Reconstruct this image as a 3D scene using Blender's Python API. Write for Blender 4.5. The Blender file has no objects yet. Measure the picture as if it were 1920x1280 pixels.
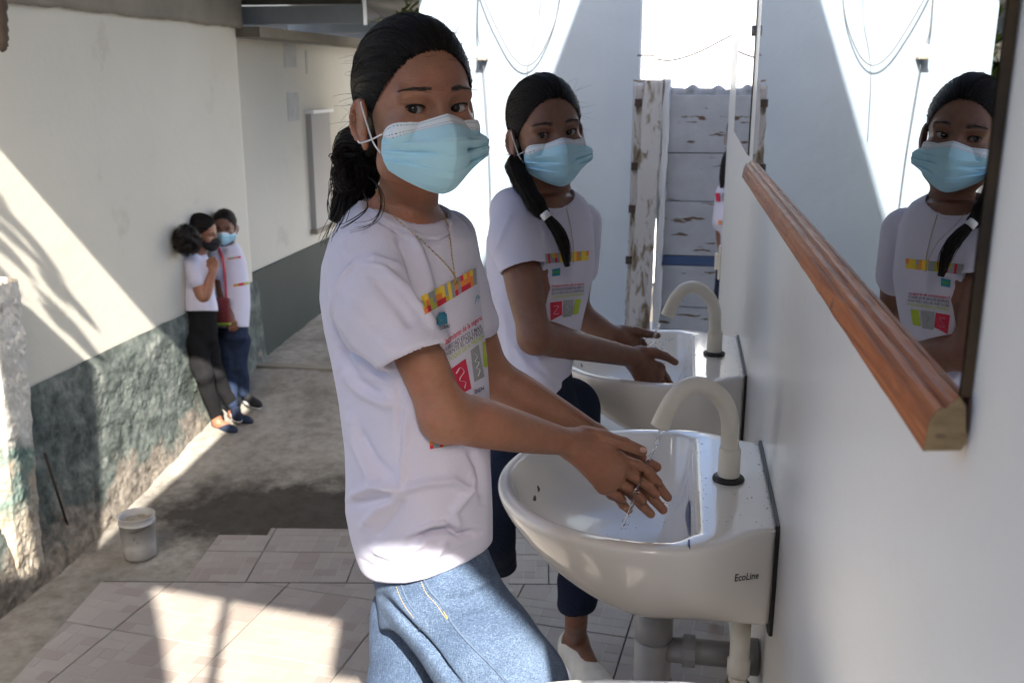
import bpy, bmesh, math, random
import numpy as np
from mathutils import Vector, Matrix
from mathutils.bvhtree import BVHTree
random.seed(7); rng = np.random.default_rng(7)
scene = bpy.context.scene
R = math.radians

# ---------------------------------------------------------------- camera, sky, sun, exposure
F = 1865.0; TH = R(14.87); YA = R(9.42); HC = 1.42
cam_d = bpy.data.cameras.new('camera'); cam = bpy.data.objects.new('camera', cam_d)
scene.collection.objects.link(cam); scene.camera = cam
cam.location = (0, 0, HC); cam.rotation_euler = (R(90) - TH, 0, YA)
cam_d.sensor_width = 36; cam_d.lens = 36 * F / 1920; cam_d.clip_start = 0.02; cam_d.clip_end = 400
cam_d.dof.use_dof = True; cam_d.dof.focus_distance = 1.5; cam_d.dof.aperture_fstop = 9.0

SUN = np.array([-.377, 1.055, -1.0])                       # direction the sunlight travels
elev = math.atan2(1.0, math.hypot(.377, 1.055))
az = math.atan2(.377, -1.055)                              # compass bearing of the sun from +Y towards +X
world = bpy.data.worlds.new('World'); scene.world = world; world.use_nodes = True
wn = world.node_tree.nodes; wl = world.node_tree.links
sky = wn.new('ShaderNodeTexSky'); sky.sky_type = 'NISHITA'; sky.sun_disc = False
sky.sun_elevation = elev; sky.sun_rotation = az; sky.air_density = 0.7; sky.dust_density = 2.6; sky.ozone_density = 0.0
wn['Background'].inputs[1].default_value = 0.15
wl.new(sky.outputs[0], wn['Background'].inputs[0])
sl = bpy.data.lights.new('sun', 'SUN'); sl.energy = 4.0; sl.angle = R(0.55); sl.color = (1, .95, .86)
so = bpy.data.objects.new('sun', sl); scene.collection.objects.link(so)
so.rotation_euler = Vector(SUN).to_track_quat('-Z', 'Y').to_euler(); so.location = (3, -6, 8)
scene.view_settings.view_transform = 'Standard'; scene.view_settings.look = 'None'
scene.view_settings.exposure = 2.08; scene.view_settings.gamma = 1; scene.view_settings.use_curve_mapping = False
scene.render.engine = 'CYCLES'
scene.cycles.max_bounces = 10; scene.cycles.diffuse_bounces = 5; scene.cycles.transmission_bounces = 8
scene.cycles.sample_clamp_indirect = 6.0
scene.cycles.caustics_reflective = False; scene.cycles.caustics_refractive = False

# ---------------------------------------------------------------- measuring helpers (points of the real place)
fw = np.array([-math.sin(YA) * math.cos(TH), math.cos(YA) * math.cos(TH), -math.sin(TH)])
rt = np.array([math.cos(YA), math.sin(YA), 0.0]); upv = np.cross(rt, fw); C0 = np.array([0, 0, HC])
def ray(x, y): return fw + rt * (x - 960) / F + upv * (640 - y) / F
def P(x, y, d): return C0 + ray(x, y) * d
def onZ(x, y, z): r = ray(x, y); return C0 + r * (z - HC) / r[2]
def onX(x, y, v): r = ray(x, y); return C0 + r * v / r[0]
def onY(x, y, v): r = ray(x, y); return C0 + r * v / r[1]
def proj(V):
    q = V - C0; w = q @ fw
    return 960 + F * (q @ rt) / w, 640 - F * (q @ upv) / w, w

# ---------------------------------------------------------------- object helpers
COL = scene.collection
def link(o, parent=None):
    COL.objects.link(o)
    if parent is not None: o.parent = parent
    return o
def wloc(parent):
    v = Vector((0, 0, 0)); p = parent
    while p is not None: v += p.location; p = p.parent
    return np.array(v)
def mk(name, V, Fc, mats, parent=None, smooth=False, mi=None, uv=None, label=None):
    V = np.asarray(V, float)
    if parent is not None: V = V - wloc(parent)
    me = bpy.data.meshes.new(name)
    if isinstance(Fc, np.ndarray):
        n = len(Fc); k = Fc.shape[1]
        me.vertices.add(len(V)); me.vertices.foreach_set('co', V.astype(np.float32).ravel())
        me.loops.add(n * k); me.loops.foreach_set('vertex_index', Fc.astype(np.int32).ravel())
        me.polygons.add(n); me.polygons.foreach_set('loop_start', np.arange(0, n * k, k, dtype=np.int32))
        me.update(calc_edges=True)
    else:
        me.from_pydata([tuple(v) for v in V], [], Fc); me.update()
    for m in (mats if isinstance(mats, (list, tuple)) else [mats]): me.materials.append(m)
    if mi is not None: me.polygons.foreach_set('material_index', np.asarray(mi, dtype=np.int32))
    if smooth: me.polygons.foreach_set('use_smooth', np.ones(len(me.polygons), dtype=bool))
    if uv is not None:
        l = me.uv_layers.new(name='UVMap'); li = np.zeros(len(me.loops), dtype=np.int32)
        me.loops.foreach_get('vertex_index', li)
        l.data.foreach_set('uv', np.asarray(uv, np.float32)[li].ravel())
    me.validate()
    o = bpy.data.objects.new(name, me); link(o, parent)
    if label: o['label'] = label
    return o
def thing(name, label, cat, loc=(0, 0, 0), group=None):
    o = bpy.data.objects.new(name, None); COL.objects.link(o); o.location = loc
    o.empty_display_size = .1
    o['label'] = label; o['category'] = cat
    if group: o['group'] = group
    return o
def tag(o, label, cat, group=None):
    o['label'] = label; o['category'] = cat
    if group: o['group'] = group
    return o
def struct(o): o['kind'] = 'structure'; return o
def stuff(o): o['kind'] = 'stuff'; return o

class MB:                                                  # collects simple shapes into one mesh
    def __init__(s): s.V = []; s.F = []; s.M = []
    def add(s, V, Fc, m=0):
        b = len(s.V); s.V += [tuple(v) for v in V]; s.F += [tuple(i + b for i in f) for f in Fc]; s.M += [m] * len(Fc); return s
    def box(s, lo, hi, m=0, fr=None):
        x0, y0, z0 = lo; x1, y1, z1 = hi
        V = [(x, y, z) for x in (x0, x1) for y in (y0, y1) for z in (z0, z1)]
        if fr is not None: V = [fr(*v) for v in V]
        return s.add(V, [(0, 1, 3, 2), (4, 6, 7, 5), (0, 4, 5, 1), (2, 3, 7, 6), (0, 2, 6, 4), (1, 5, 7, 3)], m)
    def prism(s, poly, ax, a, b, m=0):                     # 2D polygon extruded along axis ax
        n = len(poly); V = []
        for t in (a, b):
            for p in poly:
                q = list(p); q.insert(ax, t); V.append(q)
        return s.add(V, [tuple(range(n)), tuple(range(2 * n - 1, n - 1, -1))] + [(i, i + n, (i + 1) % n + n, (i + 1) % n) for i in range(n)], m)
    def tube(s, pts, r, n=8, m=0, cap=True):
        V, Fc = tube(pts, r, n, cap); return s.add(V, Fc, m)
    def cyl(s, a, b, r, r2=None, n=24, m=0): return s.tube([a, b], [r, r if r2 is None else r2], n, m)
    def build(s, name, mats, parent=None, smooth=False, bevel=0, sub=0, seg=2):
        o = mk(name, s.V, s.F, mats, parent, smooth, s.M)
        bm = bmesh.new(); bm.from_mesh(o.data); bmesh.ops.recalc_face_normals(bm, faces=bm.faces); bm.to_mesh(o.data); bm.free()
        if bevel:
            b = o.modifiers.new('bevel', 'BEVEL'); b.width = bevel; b.segments = seg; b.limit_method = 'ANGLE'; b.angle_limit = R(35)
            if smooth is None: pass
        if sub: q = o.modifiers.new('sub', 'SUBSURF'); q.levels = q.render_levels = sub
        return o
def frames(pts):
    pts = np.asarray(pts, float); T = np.gradient(pts, axis=0); T /= np.linalg.norm(T, axis=1)[:, None] + 1e-12
    a = np.array([0, 0, 1.0]) if abs(T[0][2]) < .9 else np.array([1.0, 0, 0])
    N = [np.cross(T[0], a)]; N[0] /= np.linalg.norm(N[0])
    for i in range(1, len(pts)):
        n = N[-1] - T[i] * (N[-1] @ T[i]); N.append(n / (np.linalg.norm(n) + 1e-12))
    N = np.array(N); return pts, T, N, np.cross(T, N)
def tube(pts, r, n=8, cap=True, flat=1.0):
    pts, T, N, B = frames(pts); k = len(pts); r = np.broadcast_to(np.asarray(r, float), (k,))
    a = np.arange(n) / n * 2 * math.pi
    V = pts[:, None] + r[:, None, None] * (np.cos(a)[None, :, None] * N[:, None] + flat * np.sin(a)[None, :, None] * B[:, None])
    V = V.reshape(-1, 3); Fc = []
    for i in range(k - 1):
        for j in range(n): Fc.append((i * n + j, i * n + (j + 1) % n, (i + 1) * n + (j + 1) % n, (i + 1) * n + j))
    if cap: Fc.append(tuple(range(n - 1, -1, -1))); Fc.append(tuple((k - 1) * n + j for j in range(n)))
    return V.tolist(), Fc
def spline(pts, n):
    pts = np.asarray(pts, float); k = len(pts); Q = np.vstack([2 * pts[0] - pts[1], pts, 2 * pts[-1] - pts[-2]]); out = []
    for t in np.linspace(0, k - 1 - 1e-6, n):
        i = int(t); u = t - i; a, b, c, d = Q[i:i + 4]
        out.append(.5 * (2 * b + (c - a) * u + (2 * a - 5 * b + 4 * c - d) * u * u + (3 * b - a - 3 * c + d) * u ** 3))
    return np.array(out)
def strands(name, L, r, mat, parent, taper=.25, n=3):      # many thin hairs in one mesh (all with the same number of points)
    L = np.asarray(L, float); S, k, _ = L.shape
    T = np.gradient(L, axis=1); T /= np.linalg.norm(T, axis=2)[..., None] + 1e-12
    a = rng.normal(size=(S, 1, 3)); N = np.cross(T, a); N /= np.linalg.norm(N, axis=2)[..., None] + 1e-12; B = np.cross(T, N)
    rr = (np.asarray(r).reshape(-1, 1) * np.ones((S, 1))) * (1 - (1 - taper) * np.linspace(0, 1, k)[None] ** 2)
    an = np.arange(n) / n * 2 * math.pi
    V = L[:, :, None] + rr[:, :, None, None] * (np.cos(an)[:, None] * N[:, :, None] + np.sin(an)[:, None] * B[:, :, None])
    s, i, j = np.meshgrid(np.arange(S), np.arange(k - 1), np.arange(n), indexing='ij'); b = s * k * n
    Fc = np.stack([b + i * n + j, b + i * n + (j + 1) % n, b + (i + 1) * n + (j + 1) % n, b + (i + 1) * n + j], -1).reshape(-1, 4)
    o = mk(name, V.reshape(-1, 3), Fc, mat, parent, True); o['kind'] = 'stuff'; return o

# ---------------------------------------------------------------- materials
def nodes(name):
    m = bpy.data.materials.new(name); m.use_nodes = True; nt = m.node_tree
    return m, nt, nt.nodes['Principled BSDF']
def N(nt, t, **k):
    n = nt.nodes.new('ShaderNode' + t)
    for a, b in k.items():
        if a in ('ins',):
            for i, v in b.items(): n.inputs[i].default_value = v
        else: setattr(n, a, b)
    return n
def c4(c): return (c[0], c[1], c[2], 1)
def ramp(nt, src, stops):
    r = N(nt, 'ValToRGB'); e = r.color_ramp.elements
    while len(e) < len(stops): e.new(.5)
    for el, (p, c) in zip(e, stops): el.position = p; el.color = c4(c) if len(c) == 3 else c
    nt.links.new(src, r.inputs[0]); return r
def noise(nt, vec, scale, det=6, rough=.6, dist=0):
    n = N(nt, 'TexNoise', ins={'Scale': scale, 'Detail': det, 'Roughness': rough, 'Distortion': dist})
    nt.links.new(vec, n.inputs['Vector']); return n
def pm(name, c, rough=.6, c2=None, scale=6, spread=.15, bump=0, bscale=60, spec=.5, metal=0, stretch=None, coat=0, sss=0, c3=None, s3=2.0, lim3=(.55, .7), sheen=0, gen=False, dist=0):
    m, nt, b = nodes(name); L = nt.links
    tc = N(nt, 'TexCoord'); mp = N(nt, 'Mapping')
    if gen: L.new(tc.outputs['Object'], mp.inputs[0])
    else:
        g = N(nt, 'NewGeometry'); L.new(g.outputs['Position'], mp.inputs[0])
    if stretch: mp.inputs['Scale'].default_value = stretch
    v = mp.outputs[0]
    b.inputs['Base Color'].default_value = c4(c); b.inputs['Roughness'].default_value = rough
    b.inputs['Specular IOR Level'].default_value = spec; b.inputs['Metallic'].default_value = metal
    col = None
    if c2 is not None:
        n = noise(nt, v, scale, dist=dist); r = ramp(nt, n.outputs['Fac'], [(.5 - spread, c), (.5 + spread, c2)]); col = r.outputs[0]
    if c3 is not None:
        n3 = noise(nt, v, s3, 8, .65); r3 = ramp(nt, n3.outputs['Fac'], [(lim3[0], (0, 0, 0)), (lim3[1], (1, 1, 1))])
        mx = N(nt, 'MixRGB'); L.new(r3.outputs[0], mx.inputs[0]); mx.inputs[2].default_value = c4(c3)
        if col is not None: L.new(col, mx.inputs[1])
        else: mx.inputs[1].default_value = c4(c)
        col = mx.outputs[0]
    if col is not None: L.new(col, b.inputs['Base Color'])
    if bump:
        nb = noise(nt, v, bscale, 5, .6); bp = N(nt, 'Bump', ins={'Strength': bump, 'Distance': .01}); L.new(nb.outputs['Fac'], bp.inputs['Height']); L.new(bp.outputs[0], b.inputs['Normal'])
    if coat: b.inputs['Coat Weight'].default_value = coat; b.inputs['Coat Roughness'].default_value = .06
    if sss: b.inputs['Subsurface Weight'].default_value = sss; b.inputs['Subsurface Radius'].default_value = (1, .35, .2); b.inputs['Subsurface Scale'].default_value = .006
    if sheen: b.inputs['Sheen Weight'].default_value = sheen
    m.diffuse_color = c4(c)
    return m
M = {}
M['wall_white'] = pm('glossy white wall paint', (.74, .73, .715), .33, (.70, .69, .67), 1.1, .3, .16, 24, c3=(.64, .625, .60), s3=5, lim3=(.6, .8))
M['wall_cream'] = pm('cream plaster', (.60, .57, .49), .85, (.53, .505, .43), 1.1, .3, .25, 22, c3=(.42, .38, .30), s3=2.2, lim3=(.60, .80))
M['wall_cream2'] = pm('grey cream plaster', (.50, .475, .41), .85, (.44, .42, .37), 1.4, .3, .25, 22, c3=(.36, .34, .3), s3=2.6, lim3=(.6, .8))
M['greenX'] = pm('dark green painted plaster', (.050, .085, .072), .75, (.085, .115, .10), 5, .3, .5, 40, c3=(.21, .175, .13), s3=5, lim3=(.60, .74))
M['greenlow'] = pm('worn green plaster', (.075, .105, .09), .8, (.15, .16, .135), 8, .25, .6, 45, c3=(.30, .235, .17), s3=4, lim3=(.52, .62))
M['stucco'] = pm('rough white plaster', (.66, .62, .54), .9, (.55, .47, .37), 7, .2, .7, 40)
M['stucco_low'] = pm('rough worn green and tan plaster', (.16, .20, .17), .9, (.42, .33, .24), 9, .12, .7, 40)
M['concrete'] = pm('bare concrete', (.25, .225, .18), .9, (.17, .15, .12), 3, .25, .4, 30)
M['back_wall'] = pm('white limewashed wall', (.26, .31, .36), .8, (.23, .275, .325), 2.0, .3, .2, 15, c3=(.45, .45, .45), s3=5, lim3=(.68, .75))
M['skin'] = pm('brown skin', (.33, .155, .088), .44, (.262, .112, .061), 45, .22, .25, 420, sss=.12, c3=(.40, .15, .095), s3=16, lim3=(.48, .80), spec=.5)
M['skin2'] = pm('dark brown skin', (.205, .092, .053), .44, (.150, .062, .035), 45, .22, .25, 420, sss=.1, c3=(.24, .088, .058), s3=16, lim3=(.48, .80), spec=.5)
M['nail'] = pm('fingernail', (.52, .30, .25), .3)
M['lip'] = pm('lip', (.30, .10, .08), .4)
M['hair'] = pm('near black hair', (.0075, .0055, .0045), .46, (.014, .0095, .007), 60, .2, .35, 300, spec=.22, stretch=(1, 1, .12))
M['hair_brown'] = pm('dark brown hair', (.022, .014, .010), .42)
M['eye'] = pm('eyeball', (.30, .27, .255), .25)
M['iris'] = pm('dark brown iris', (.014, .007, .0045), .3, spec=.2)
M['tee'] = pm('white cotton jersey', (.60, .585, .70), .85, (.57, .555, .67), 4, .3, .16, 420, sheen=.15, c3=(.56, .545, .65), s3=7)
M['cotton_grey'] = pm('collar rib', (.70, .69, .78), .85, bump=.5, bscale=700)
M['porcelain'] = pm('white glazed ceramic', (.80, .765, .715), .12, (.78, .745, .69), 3, .3, coat=.5)
M['pvc'] = pm('white pvc pipe', (.74, .71, .63), .33, (.66, .62, .54), 12, .2, .05, 60)
M['pvc_grey'] = pm('grey plastic pipe', (.20, .20, .205), .42, (.25, .25, .255), 14, .3, .1, 60)
M['rubber'] = pm('black rubber', (.012, .012, .012), .5)
M['rubber_gloss'] = pm('pupil', (.003, .003, .003), .06, spec=.6)
MIRX = .142
M['brass'] = pm('dull brass', (.45, .32, .18), .35, metal=.9)
M['red'] = pm('red plastic', (.45, .02, .02), .4)
M['denim_dark'] = pm('dark navy denim', (.012, .017, .034), .95, (.022, .028, .050), 200, .2, .3, 600, spec=.12)
M['black_cloth'] = pm('black cloth', (.012, .012, .013), .8)
M['grey_cloth'] = pm('dark grey cotton trousers', (.020, .020, .022), .85, (.028, .028, .03), 20, .2, .3, 200)
M['wood_frame'] = None
M['steel'] = pm('weathered sheet metal', (.30, .33, .35), .5, (.22, .24, .25), 4, .3, .1, 20, metal=.3)
M['zinc'] = pm('corrugated zinc', (.36, .36, .35), .45, (.26, .24, .22), 3, .3, metal=.4)
M['rust'] = pm('dark rusty iron', (.045, .03, .022), .8, (.02, .015, .012), 20, .2)
M['leaf'] = pm('green leaf', (.10, .16, .03), .6, (.20, .26, .05), 3, .3)
M['dryleaf'] = pm('dry palm stalk', (.07, .05, .035), .9)
M['shoe_navy'] = pm('navy canvas', (.012, .022, .05), .8)
M['shoe_white'] = pm('white trainer', (.66, .64, .58), .6, (.55, .53, .48), 40, .2)
M['bucket'] = pm('dirty white plastic', (.55, .55, .55), .5, (.45, .44, .42), 10, .25, c3=(.22, .2, .17), s3=14, lim3=(.62, .68))
M['dirt'] = pm('cement crumbs', (.38, .34, .28), .95, (.2, .17, .13), 40, .2, .8, 80)
M['grout'] = pm('tile glaze pale', (.42, .375, .33), .4, (.37, .33, .29), 9, .3)
M['t1'] = pm('tile glaze beige', (.36, .315, .275), .4, (.32, .28, .24), 14, .25, .06, 90)
M['t2'] = pm('tile glaze pink', (.335, .29, .255), .4, (.30, .26, .225), 14, .25, .06, 90)
M['t3'] = pm('tile glaze brick', (.305, .255, .22), .4, (.275, .225, .195), 14, .25, .06, 90)
M['slab'] = pm('dirty mortar', (.13, .115, .095), .9, (.07, .06, .05), 12, .3, .5, 40)
M['window_grey'] = pm('grey painted board', (.30, .29, .28), .7)
M['white_paint'] = pm('white paint', (.75, .75, .74), .5)
M['blue'] = pm('plain blue', (.01, .03, .14), .35)
M['bluepaint'] = pm('blue painted board', (.03, .06, .14), .7)
M['lime'] = pm('lime rubber edge', (.35, .5, .05), .5)
M['pink_strap'] = pm('red strap', (.55, .05, .07), .6)
for k, c in dict(p_grey=(.26, .27, .28), p_yel=(.72, .50, .05), p_or=(.75, .22, .04), p_red=(.55, .015, .045), p_dkred=(.5, .02, .06), p_olive=(.38, .36, .05), p_green=(.38, .48, .03), p_teal=(.02, .20, .32), p_black=(.02, .02, .025), p_text=(.10, .10, .13), p_leaf=(.06, .30, .06), p_white=(.70, .69, .76), gold=(.50, .34, .12)).items():
    M[k] = pm('print ' + k[2:] if k != 'gold' else 'gold chain', c, .75 if k != 'gold' else .3, metal=0 if k != 'gold' else .85)

def denim():
    m, nt, b = nodes('faded blue denim'); L = nt.links
    g = N(nt, 'NewGeometry'); mp = N(nt, 'Mapping'); mp.inputs['Scale'].default_value = (900, 900, 60); mp.inputs['Rotation'].default_value = (0, R(-38), 0)
    L.new(g.outputs['Position'], mp.inputs[0]); n = noise(nt, mp.outputs[0], 1, 2, .5)
    mp2 = N(nt, 'Mapping'); mp2.inputs['Scale'].default_value = (250, 250, 1200); mp2.inputs['Rotation'].default_value = (0, R(-38), 0); L.new(g.outputs['Position'], mp2.inputs[0]); n2 = noise(nt, mp2.outputs[0], 1, 2, .5)
    n3 = noise(nt, g.outputs['Position'], 9, 4)
    a = N(nt, 'Math', operation='ADD'); L.new(n.outputs['Fac'], a.inputs[0]); L.new(n2.outputs['Fac'], a.inputs[1])
    a2 = N(nt, 'Math', operation='MULTIPLY_ADD'); L.new(a.outputs[0], a2.inputs[0]); a2.inputs[1].default_value = .5; a2.inputs[2].default_value = -.25
    a3 = N(nt, 'Math', operation='MULTIPLY_ADD'); L.new(n3.outputs['Fac'], a3.inputs[0]); a3.inputs[1].default_value = .5; L.new(a2.outputs[0], a3.inputs[2])
    r = ramp(nt, a3.outputs[0], [(.30, (.022, .037, .074)), (.5, (.055, .088, .150)), (.72, (.15, .205, .29))])
    L.new(r.outputs[0], b.inputs['Base Color']); b.inputs['Roughness'].default_value = .9
    bp = N(nt, 'Bump', ins={'Strength': .35, 'Distance': .001}); L.new(a.outputs[0], bp.inputs['Height']); L.new(bp.outputs[0], b.inputs['Normal'])
    return m
M['denim'] = denim()
M['denim_seam'] = pm('pale denim seam', (.10, .14, .21), .9, (.05, .075, .13), 260, .2)
M['stitch'] = pm('yellow stitching', (.6, .4, .1), .8)

def wood():
    m, nt, b = nodes('varnished reddish wood'); L = nt.links
    tc = N(nt, 'NewGeometry'); mp = N(nt, 'Mapping'); mp.inputs['Scale'].default_value = (90, 3.5, 90); L.new(tc.outputs['Position'], mp.inputs[0])
    n = noise(nt, mp.outputs[0], 1, 7, .65, 1.2); r = ramp(nt, n.outputs['Fac'], [(.3, (.13, .036, .014)), (.5, (.33, .095, .028)), (.7, (.48, .17, .05))])
    n2 = noise(nt, tc.outputs['Position'], 25, 5); r2 = ramp(nt, n2.outputs['Fac'], [(.62, (0, 0, 0)), (.72, (1, 1, 1))])
    mx = N(nt, 'MixRGB'); L.new(r2.outputs[0], mx.inputs[0]); L.new(r.outputs[0], mx.inputs[1]); mx.inputs[2].default_value = (.16, .055, .03, 1)
    L.new(mx.outputs[0], b.inputs['Base Color']); b.inputs['Roughness'].default_value = .5; b.inputs['Specular IOR Level'].default_value = .35
    bp = N(nt, 'Bump', ins={'Strength': .25, 'Distance': .002}); L.new(n.outputs['Fac'], bp.inputs['Height']); L.new(bp.outputs[0], b.inputs['Normal'])
    return m
M['wood_frame'] = wood()
M['endgrain'] = pm('pale end grain', (.42, .30, .16), .85, (.27, .19, .10), 60, .2, .5, 120, stretch=(1, 1, 3), c3=(.08, .055, .04), s3=40, lim3=(.6, .68))
M['mirror_edge'] = pm('stained board edge', (.018, .013, .010), .7, (.10, .06, .025), 14, .2, .4, 80)

def peeling():
    m, nt, b = nodes('peeling white paint on old wood'); L = nt.links
    g = N(nt, 'NewGeometry'); mp = N(nt, 'Mapping'); mp.inputs['Scale'].default_value = (5, 5, 22); L.new(g.outputs['Position'], mp.inputs[0])
    n = noise(nt, mp.outputs[0], 1.3, 6, .55, .3); r = ramp(nt, n.outputs['Fac'], [(.635, (.30, .32, .35)), (.655, (.10, .065, .04)), (.75, (.05, .035, .025))])
    n2 = noise(nt, g.outputs['Position'], 9, 5); mx = N(nt, 'MixRGB', blend_type='MULTIPLY'); mx.inputs[0].default_value = .5
    L.new(r.outputs[0], mx.inputs[1]); L.new(ramp(nt, n2.outputs['Fac'], [(.3, (.6, .6, .6)), (.7, (1, 1, 1))]).outputs[0], mx.inputs[2])
    L.new(mx.outputs[0], b.inputs['Base Color']); b.inputs['Roughness'].default_value = .8
    bp = N(nt, 'Bump', ins={'Strength': .6, 'Distance': .004}); bp.invert = True; L.new(n.outputs['Fac'], bp.inputs['Height']); L.new(bp.outputs[0], b.inputs['Normal'])
    return m
M['peel'] = peeling()
def peelpost():
    m, nt, b = nodes('heavily peeled post paint'); L = nt.links
    g = N(nt, 'NewGeometry'); mp = N(nt, 'Mapping'); mp.inputs['Scale'].default_value = (26, 26, 8); L.new(g.outputs['Position'], mp.inputs[0])
    n = noise(nt, mp.outputs[0], 1.0, 7, .6, .6); r = ramp(nt, n.outputs['Fac'], [(.52, (.33, .33, .34)), (.57, (.20, .18, .15)), (.66, (.08, .055, .035))])
    L.new(r.outputs[0], b.inputs['Base Color']); b.inputs['Roughness'].default_value = .85
    bp = N(nt, 'Bump', ins={'Strength': .8, 'Distance': .005}); bp.invert = True; L.new(n.outputs['Fac'], bp.inputs['Height']); L.new(bp.outputs[0], b.inputs['Normal'])
    return m
M['peelpost'] = peelpost()

def glass(name, ior=1.33, col=(1, 1, 1), rough=0.0):
    m, nt, b = nodes(name); b.inputs['Base Color'].default_value = c4(col); b.inputs['Roughness'].default_value = rough
    b.inputs['Transmission Weight'].default_value = 1; b.inputs['IOR'].default_value = ior; return m
m, nt, b = nodes('clear water'); L = nt.links; tr_ = N(nt, 'BsdfTransparent'); gl_ = N(nt, 'BsdfGlossy'); gl_.inputs['Roughness'].default_value = .03
fr_ = N(nt, 'Fresnel'); fr_.inputs[0].default_value = 1.6; sc_ = N(nt, 'MixShader'); L.new(fr_.outputs[0], sc_.inputs[0]); L.new(tr_.outputs[0], sc_.inputs[1]); L.new(gl_.outputs[0], sc_.inputs[2])
gs_ = N(nt, 'BsdfTranslucent'); gs_.inputs['Color'].default_value = (.8, .82, .85, 1); m2_ = N(nt, 'MixShader'); m2_.inputs[0].default_value = .30; L.new(sc_.outputs[0], m2_.inputs[1]); L.new(gs_.outputs[0], m2_.inputs[2])
L.new(m2_.outputs[0], nt.nodes['Material Output'].inputs[0]); M['water'] = glass('clear running water', 1.33)
m, nt, b = nodes('whitened water drop'); L = nt.links; tr_ = N(nt, 'BsdfTransparent'); df_ = N(nt, 'BsdfDiffuse'); df_.inputs['Color'].default_value = (.95, .95, .97, 1); gl_ = N(nt, 'BsdfGlossy'); gl_.inputs['Roughness'].default_value = .08  # white diffuse share stands in for the drops' bright highlights
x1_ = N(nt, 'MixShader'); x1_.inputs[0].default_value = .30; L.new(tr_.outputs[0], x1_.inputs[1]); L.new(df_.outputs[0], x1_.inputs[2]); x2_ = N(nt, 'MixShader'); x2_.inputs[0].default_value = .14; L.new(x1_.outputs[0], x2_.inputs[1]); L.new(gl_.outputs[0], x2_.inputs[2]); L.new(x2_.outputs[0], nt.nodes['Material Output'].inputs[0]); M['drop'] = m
m, nt, b = nodes('mirror silvering'); b.inputs['Metallic'].default_value = 1; b.inputs['Base Color'].default_value = (.86, .89, .89, 1); b.inputs['Roughness'].default_value = .0
M['mirror'] = m
m, nt, b = nodes('mask fabric'); L = nt.links
uv = N(nt, 'TexCoord'); sp = N(nt, 'SeparateXYZ'); L.new(uv.outputs['UV'], sp.inputs[0])
r = ramp(nt, sp.outputs['Y'], [(.0, (.76, .79, .84)), (.145, (.76, .79, .84)), (.165, (.44, .71, .82)), (1, (.40, .67, .79))])
w = N(nt, 'TexWave', ins={'Scale': 26.0}); w.bands_direction = 'X'; L.new(uv.outputs['UV'], w.inputs[0])
def band(c, wd):
    a = N(nt, 'Math', operation='SUBTRACT'); L.new(sp.outputs['Y'], a.inputs[0]); a.inputs[1].default_value = c
    ab = N(nt, 'Math', operation='ABSOLUTE'); L.new(a.outputs[0], ab.inputs[0]); l = N(nt, 'Math', operation='LESS_THAN'); L.new(ab.outputs[0], l.inputs[0]); l.inputs[1].default_value = wd; return l
b1 = band(.035, .006); b2 = band(.115, .006); b3 = band(.15, .005); ad = N(nt, 'Math', operation='ADD'); L.new(b1.outputs[0], ad.inputs[0]); L.new(b2.outputs[0], ad.inputs[1])
ad2 = N(nt, 'Math', operation='ADD'); L.new(ad.outputs[0], ad2.inputs[0]); L.new(b3.outputs[0], ad2.inputs[1])
gt = N(nt, 'Math', operation='GREATER_THAN'); L.new(w.outputs['Fac'], gt.inputs[0]); gt.inputs[1].default_value = .45
mu = N(nt, 'Math', operation='MULTIPLY'); L.new(ad2.outputs[0], mu.inputs[0]); L.new(gt.outputs[0], mu.inputs[1])
mx = N(nt, 'MixRGB'); L.new(mu.outputs[0], mx.inputs[0]); L.new(r.outputs[0], mx.inputs[1]); mx.inputs[2].default_value = (.22, .26, .32, 1)
L.new(mx.outputs[0], b.inputs['Base Color']); b.inputs['Roughness'].default_value = .8
b.inputs['Subsurface Weight'].default_value = .15; b.inputs['Subsurface Scale'].default_value = .01
M['mask'] = m
M['mask_black'] = pm('black mask', (.015, .015, .016), .8)
M['elastic'] = pm('white elastic', (.72, .72, .74), .8)

# ---------------------------------------------------------------- SDF modelling (blended volumes turned into one smooth mesh)
def v3(*a): return np.array(a, float)
def unit(a): a = np.asarray(a, float); return a / np.linalg.norm(a)
def cone(a, b, ra, rb, s=None, q=1.0):
    """round cone from a to b; with s: cross-section q times as wide along s"""
    a = np.asarray(a, float); b = np.asarray(b, float); ba = b - a; L2 = max(ba @ ba, 1e-12); m = max(ra, rb) * max(1, q)
    lo = np.minimum(a, b) - m; hi = np.maximum(a, b) + m
    def f(X, Y, Z):
        x, y, z = X - a[0], Y - a[1], Z - a[2]; t = np.clip((x * ba[0] + y * ba[1] + z * ba[2]) / L2, 0, 1)
        x = x - t * ba[0]; y = y - t * ba[1]; z = z - t * ba[2]
        if s is not None:
            c = x * s[0] + y * s[1] + z * s[2]; k = (1 / q - 1) * c; x = x + k * s[0]; y = y + k * s[1]; z = z + k * s[2]
        return np.sqrt(x * x + y * y + z * z) - (ra + (rb - ra) * t)
    return f, lo, hi
def ell(c, r, A=None):
    c = np.asarray(c, float); r = np.asarray(r, float); A = np.eye(3) if A is None else np.asarray(A, float)   # rows = local axes
    m = np.full(3, r.max())
    def f(X, Y, Z):
        x, y, z = X - c[0], Y - c[1], Z - c[2]
        u = [(A[i][0] * x + A[i][1] * y + A[i][2] * z) / r[i] for i in range(3)]
        k0 = np.sqrt(u[0] ** 2 + u[1] ** 2 + u[2] ** 2); k1 = np.sqrt((u[0] / r[0]) ** 2 + (u[1] / r[1]) ** 2 + (u[2] / r[2]) ** 2) + 1e-9
        return k0 * (k0 - 1) / k1
    return f, c - m, c + m
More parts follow.
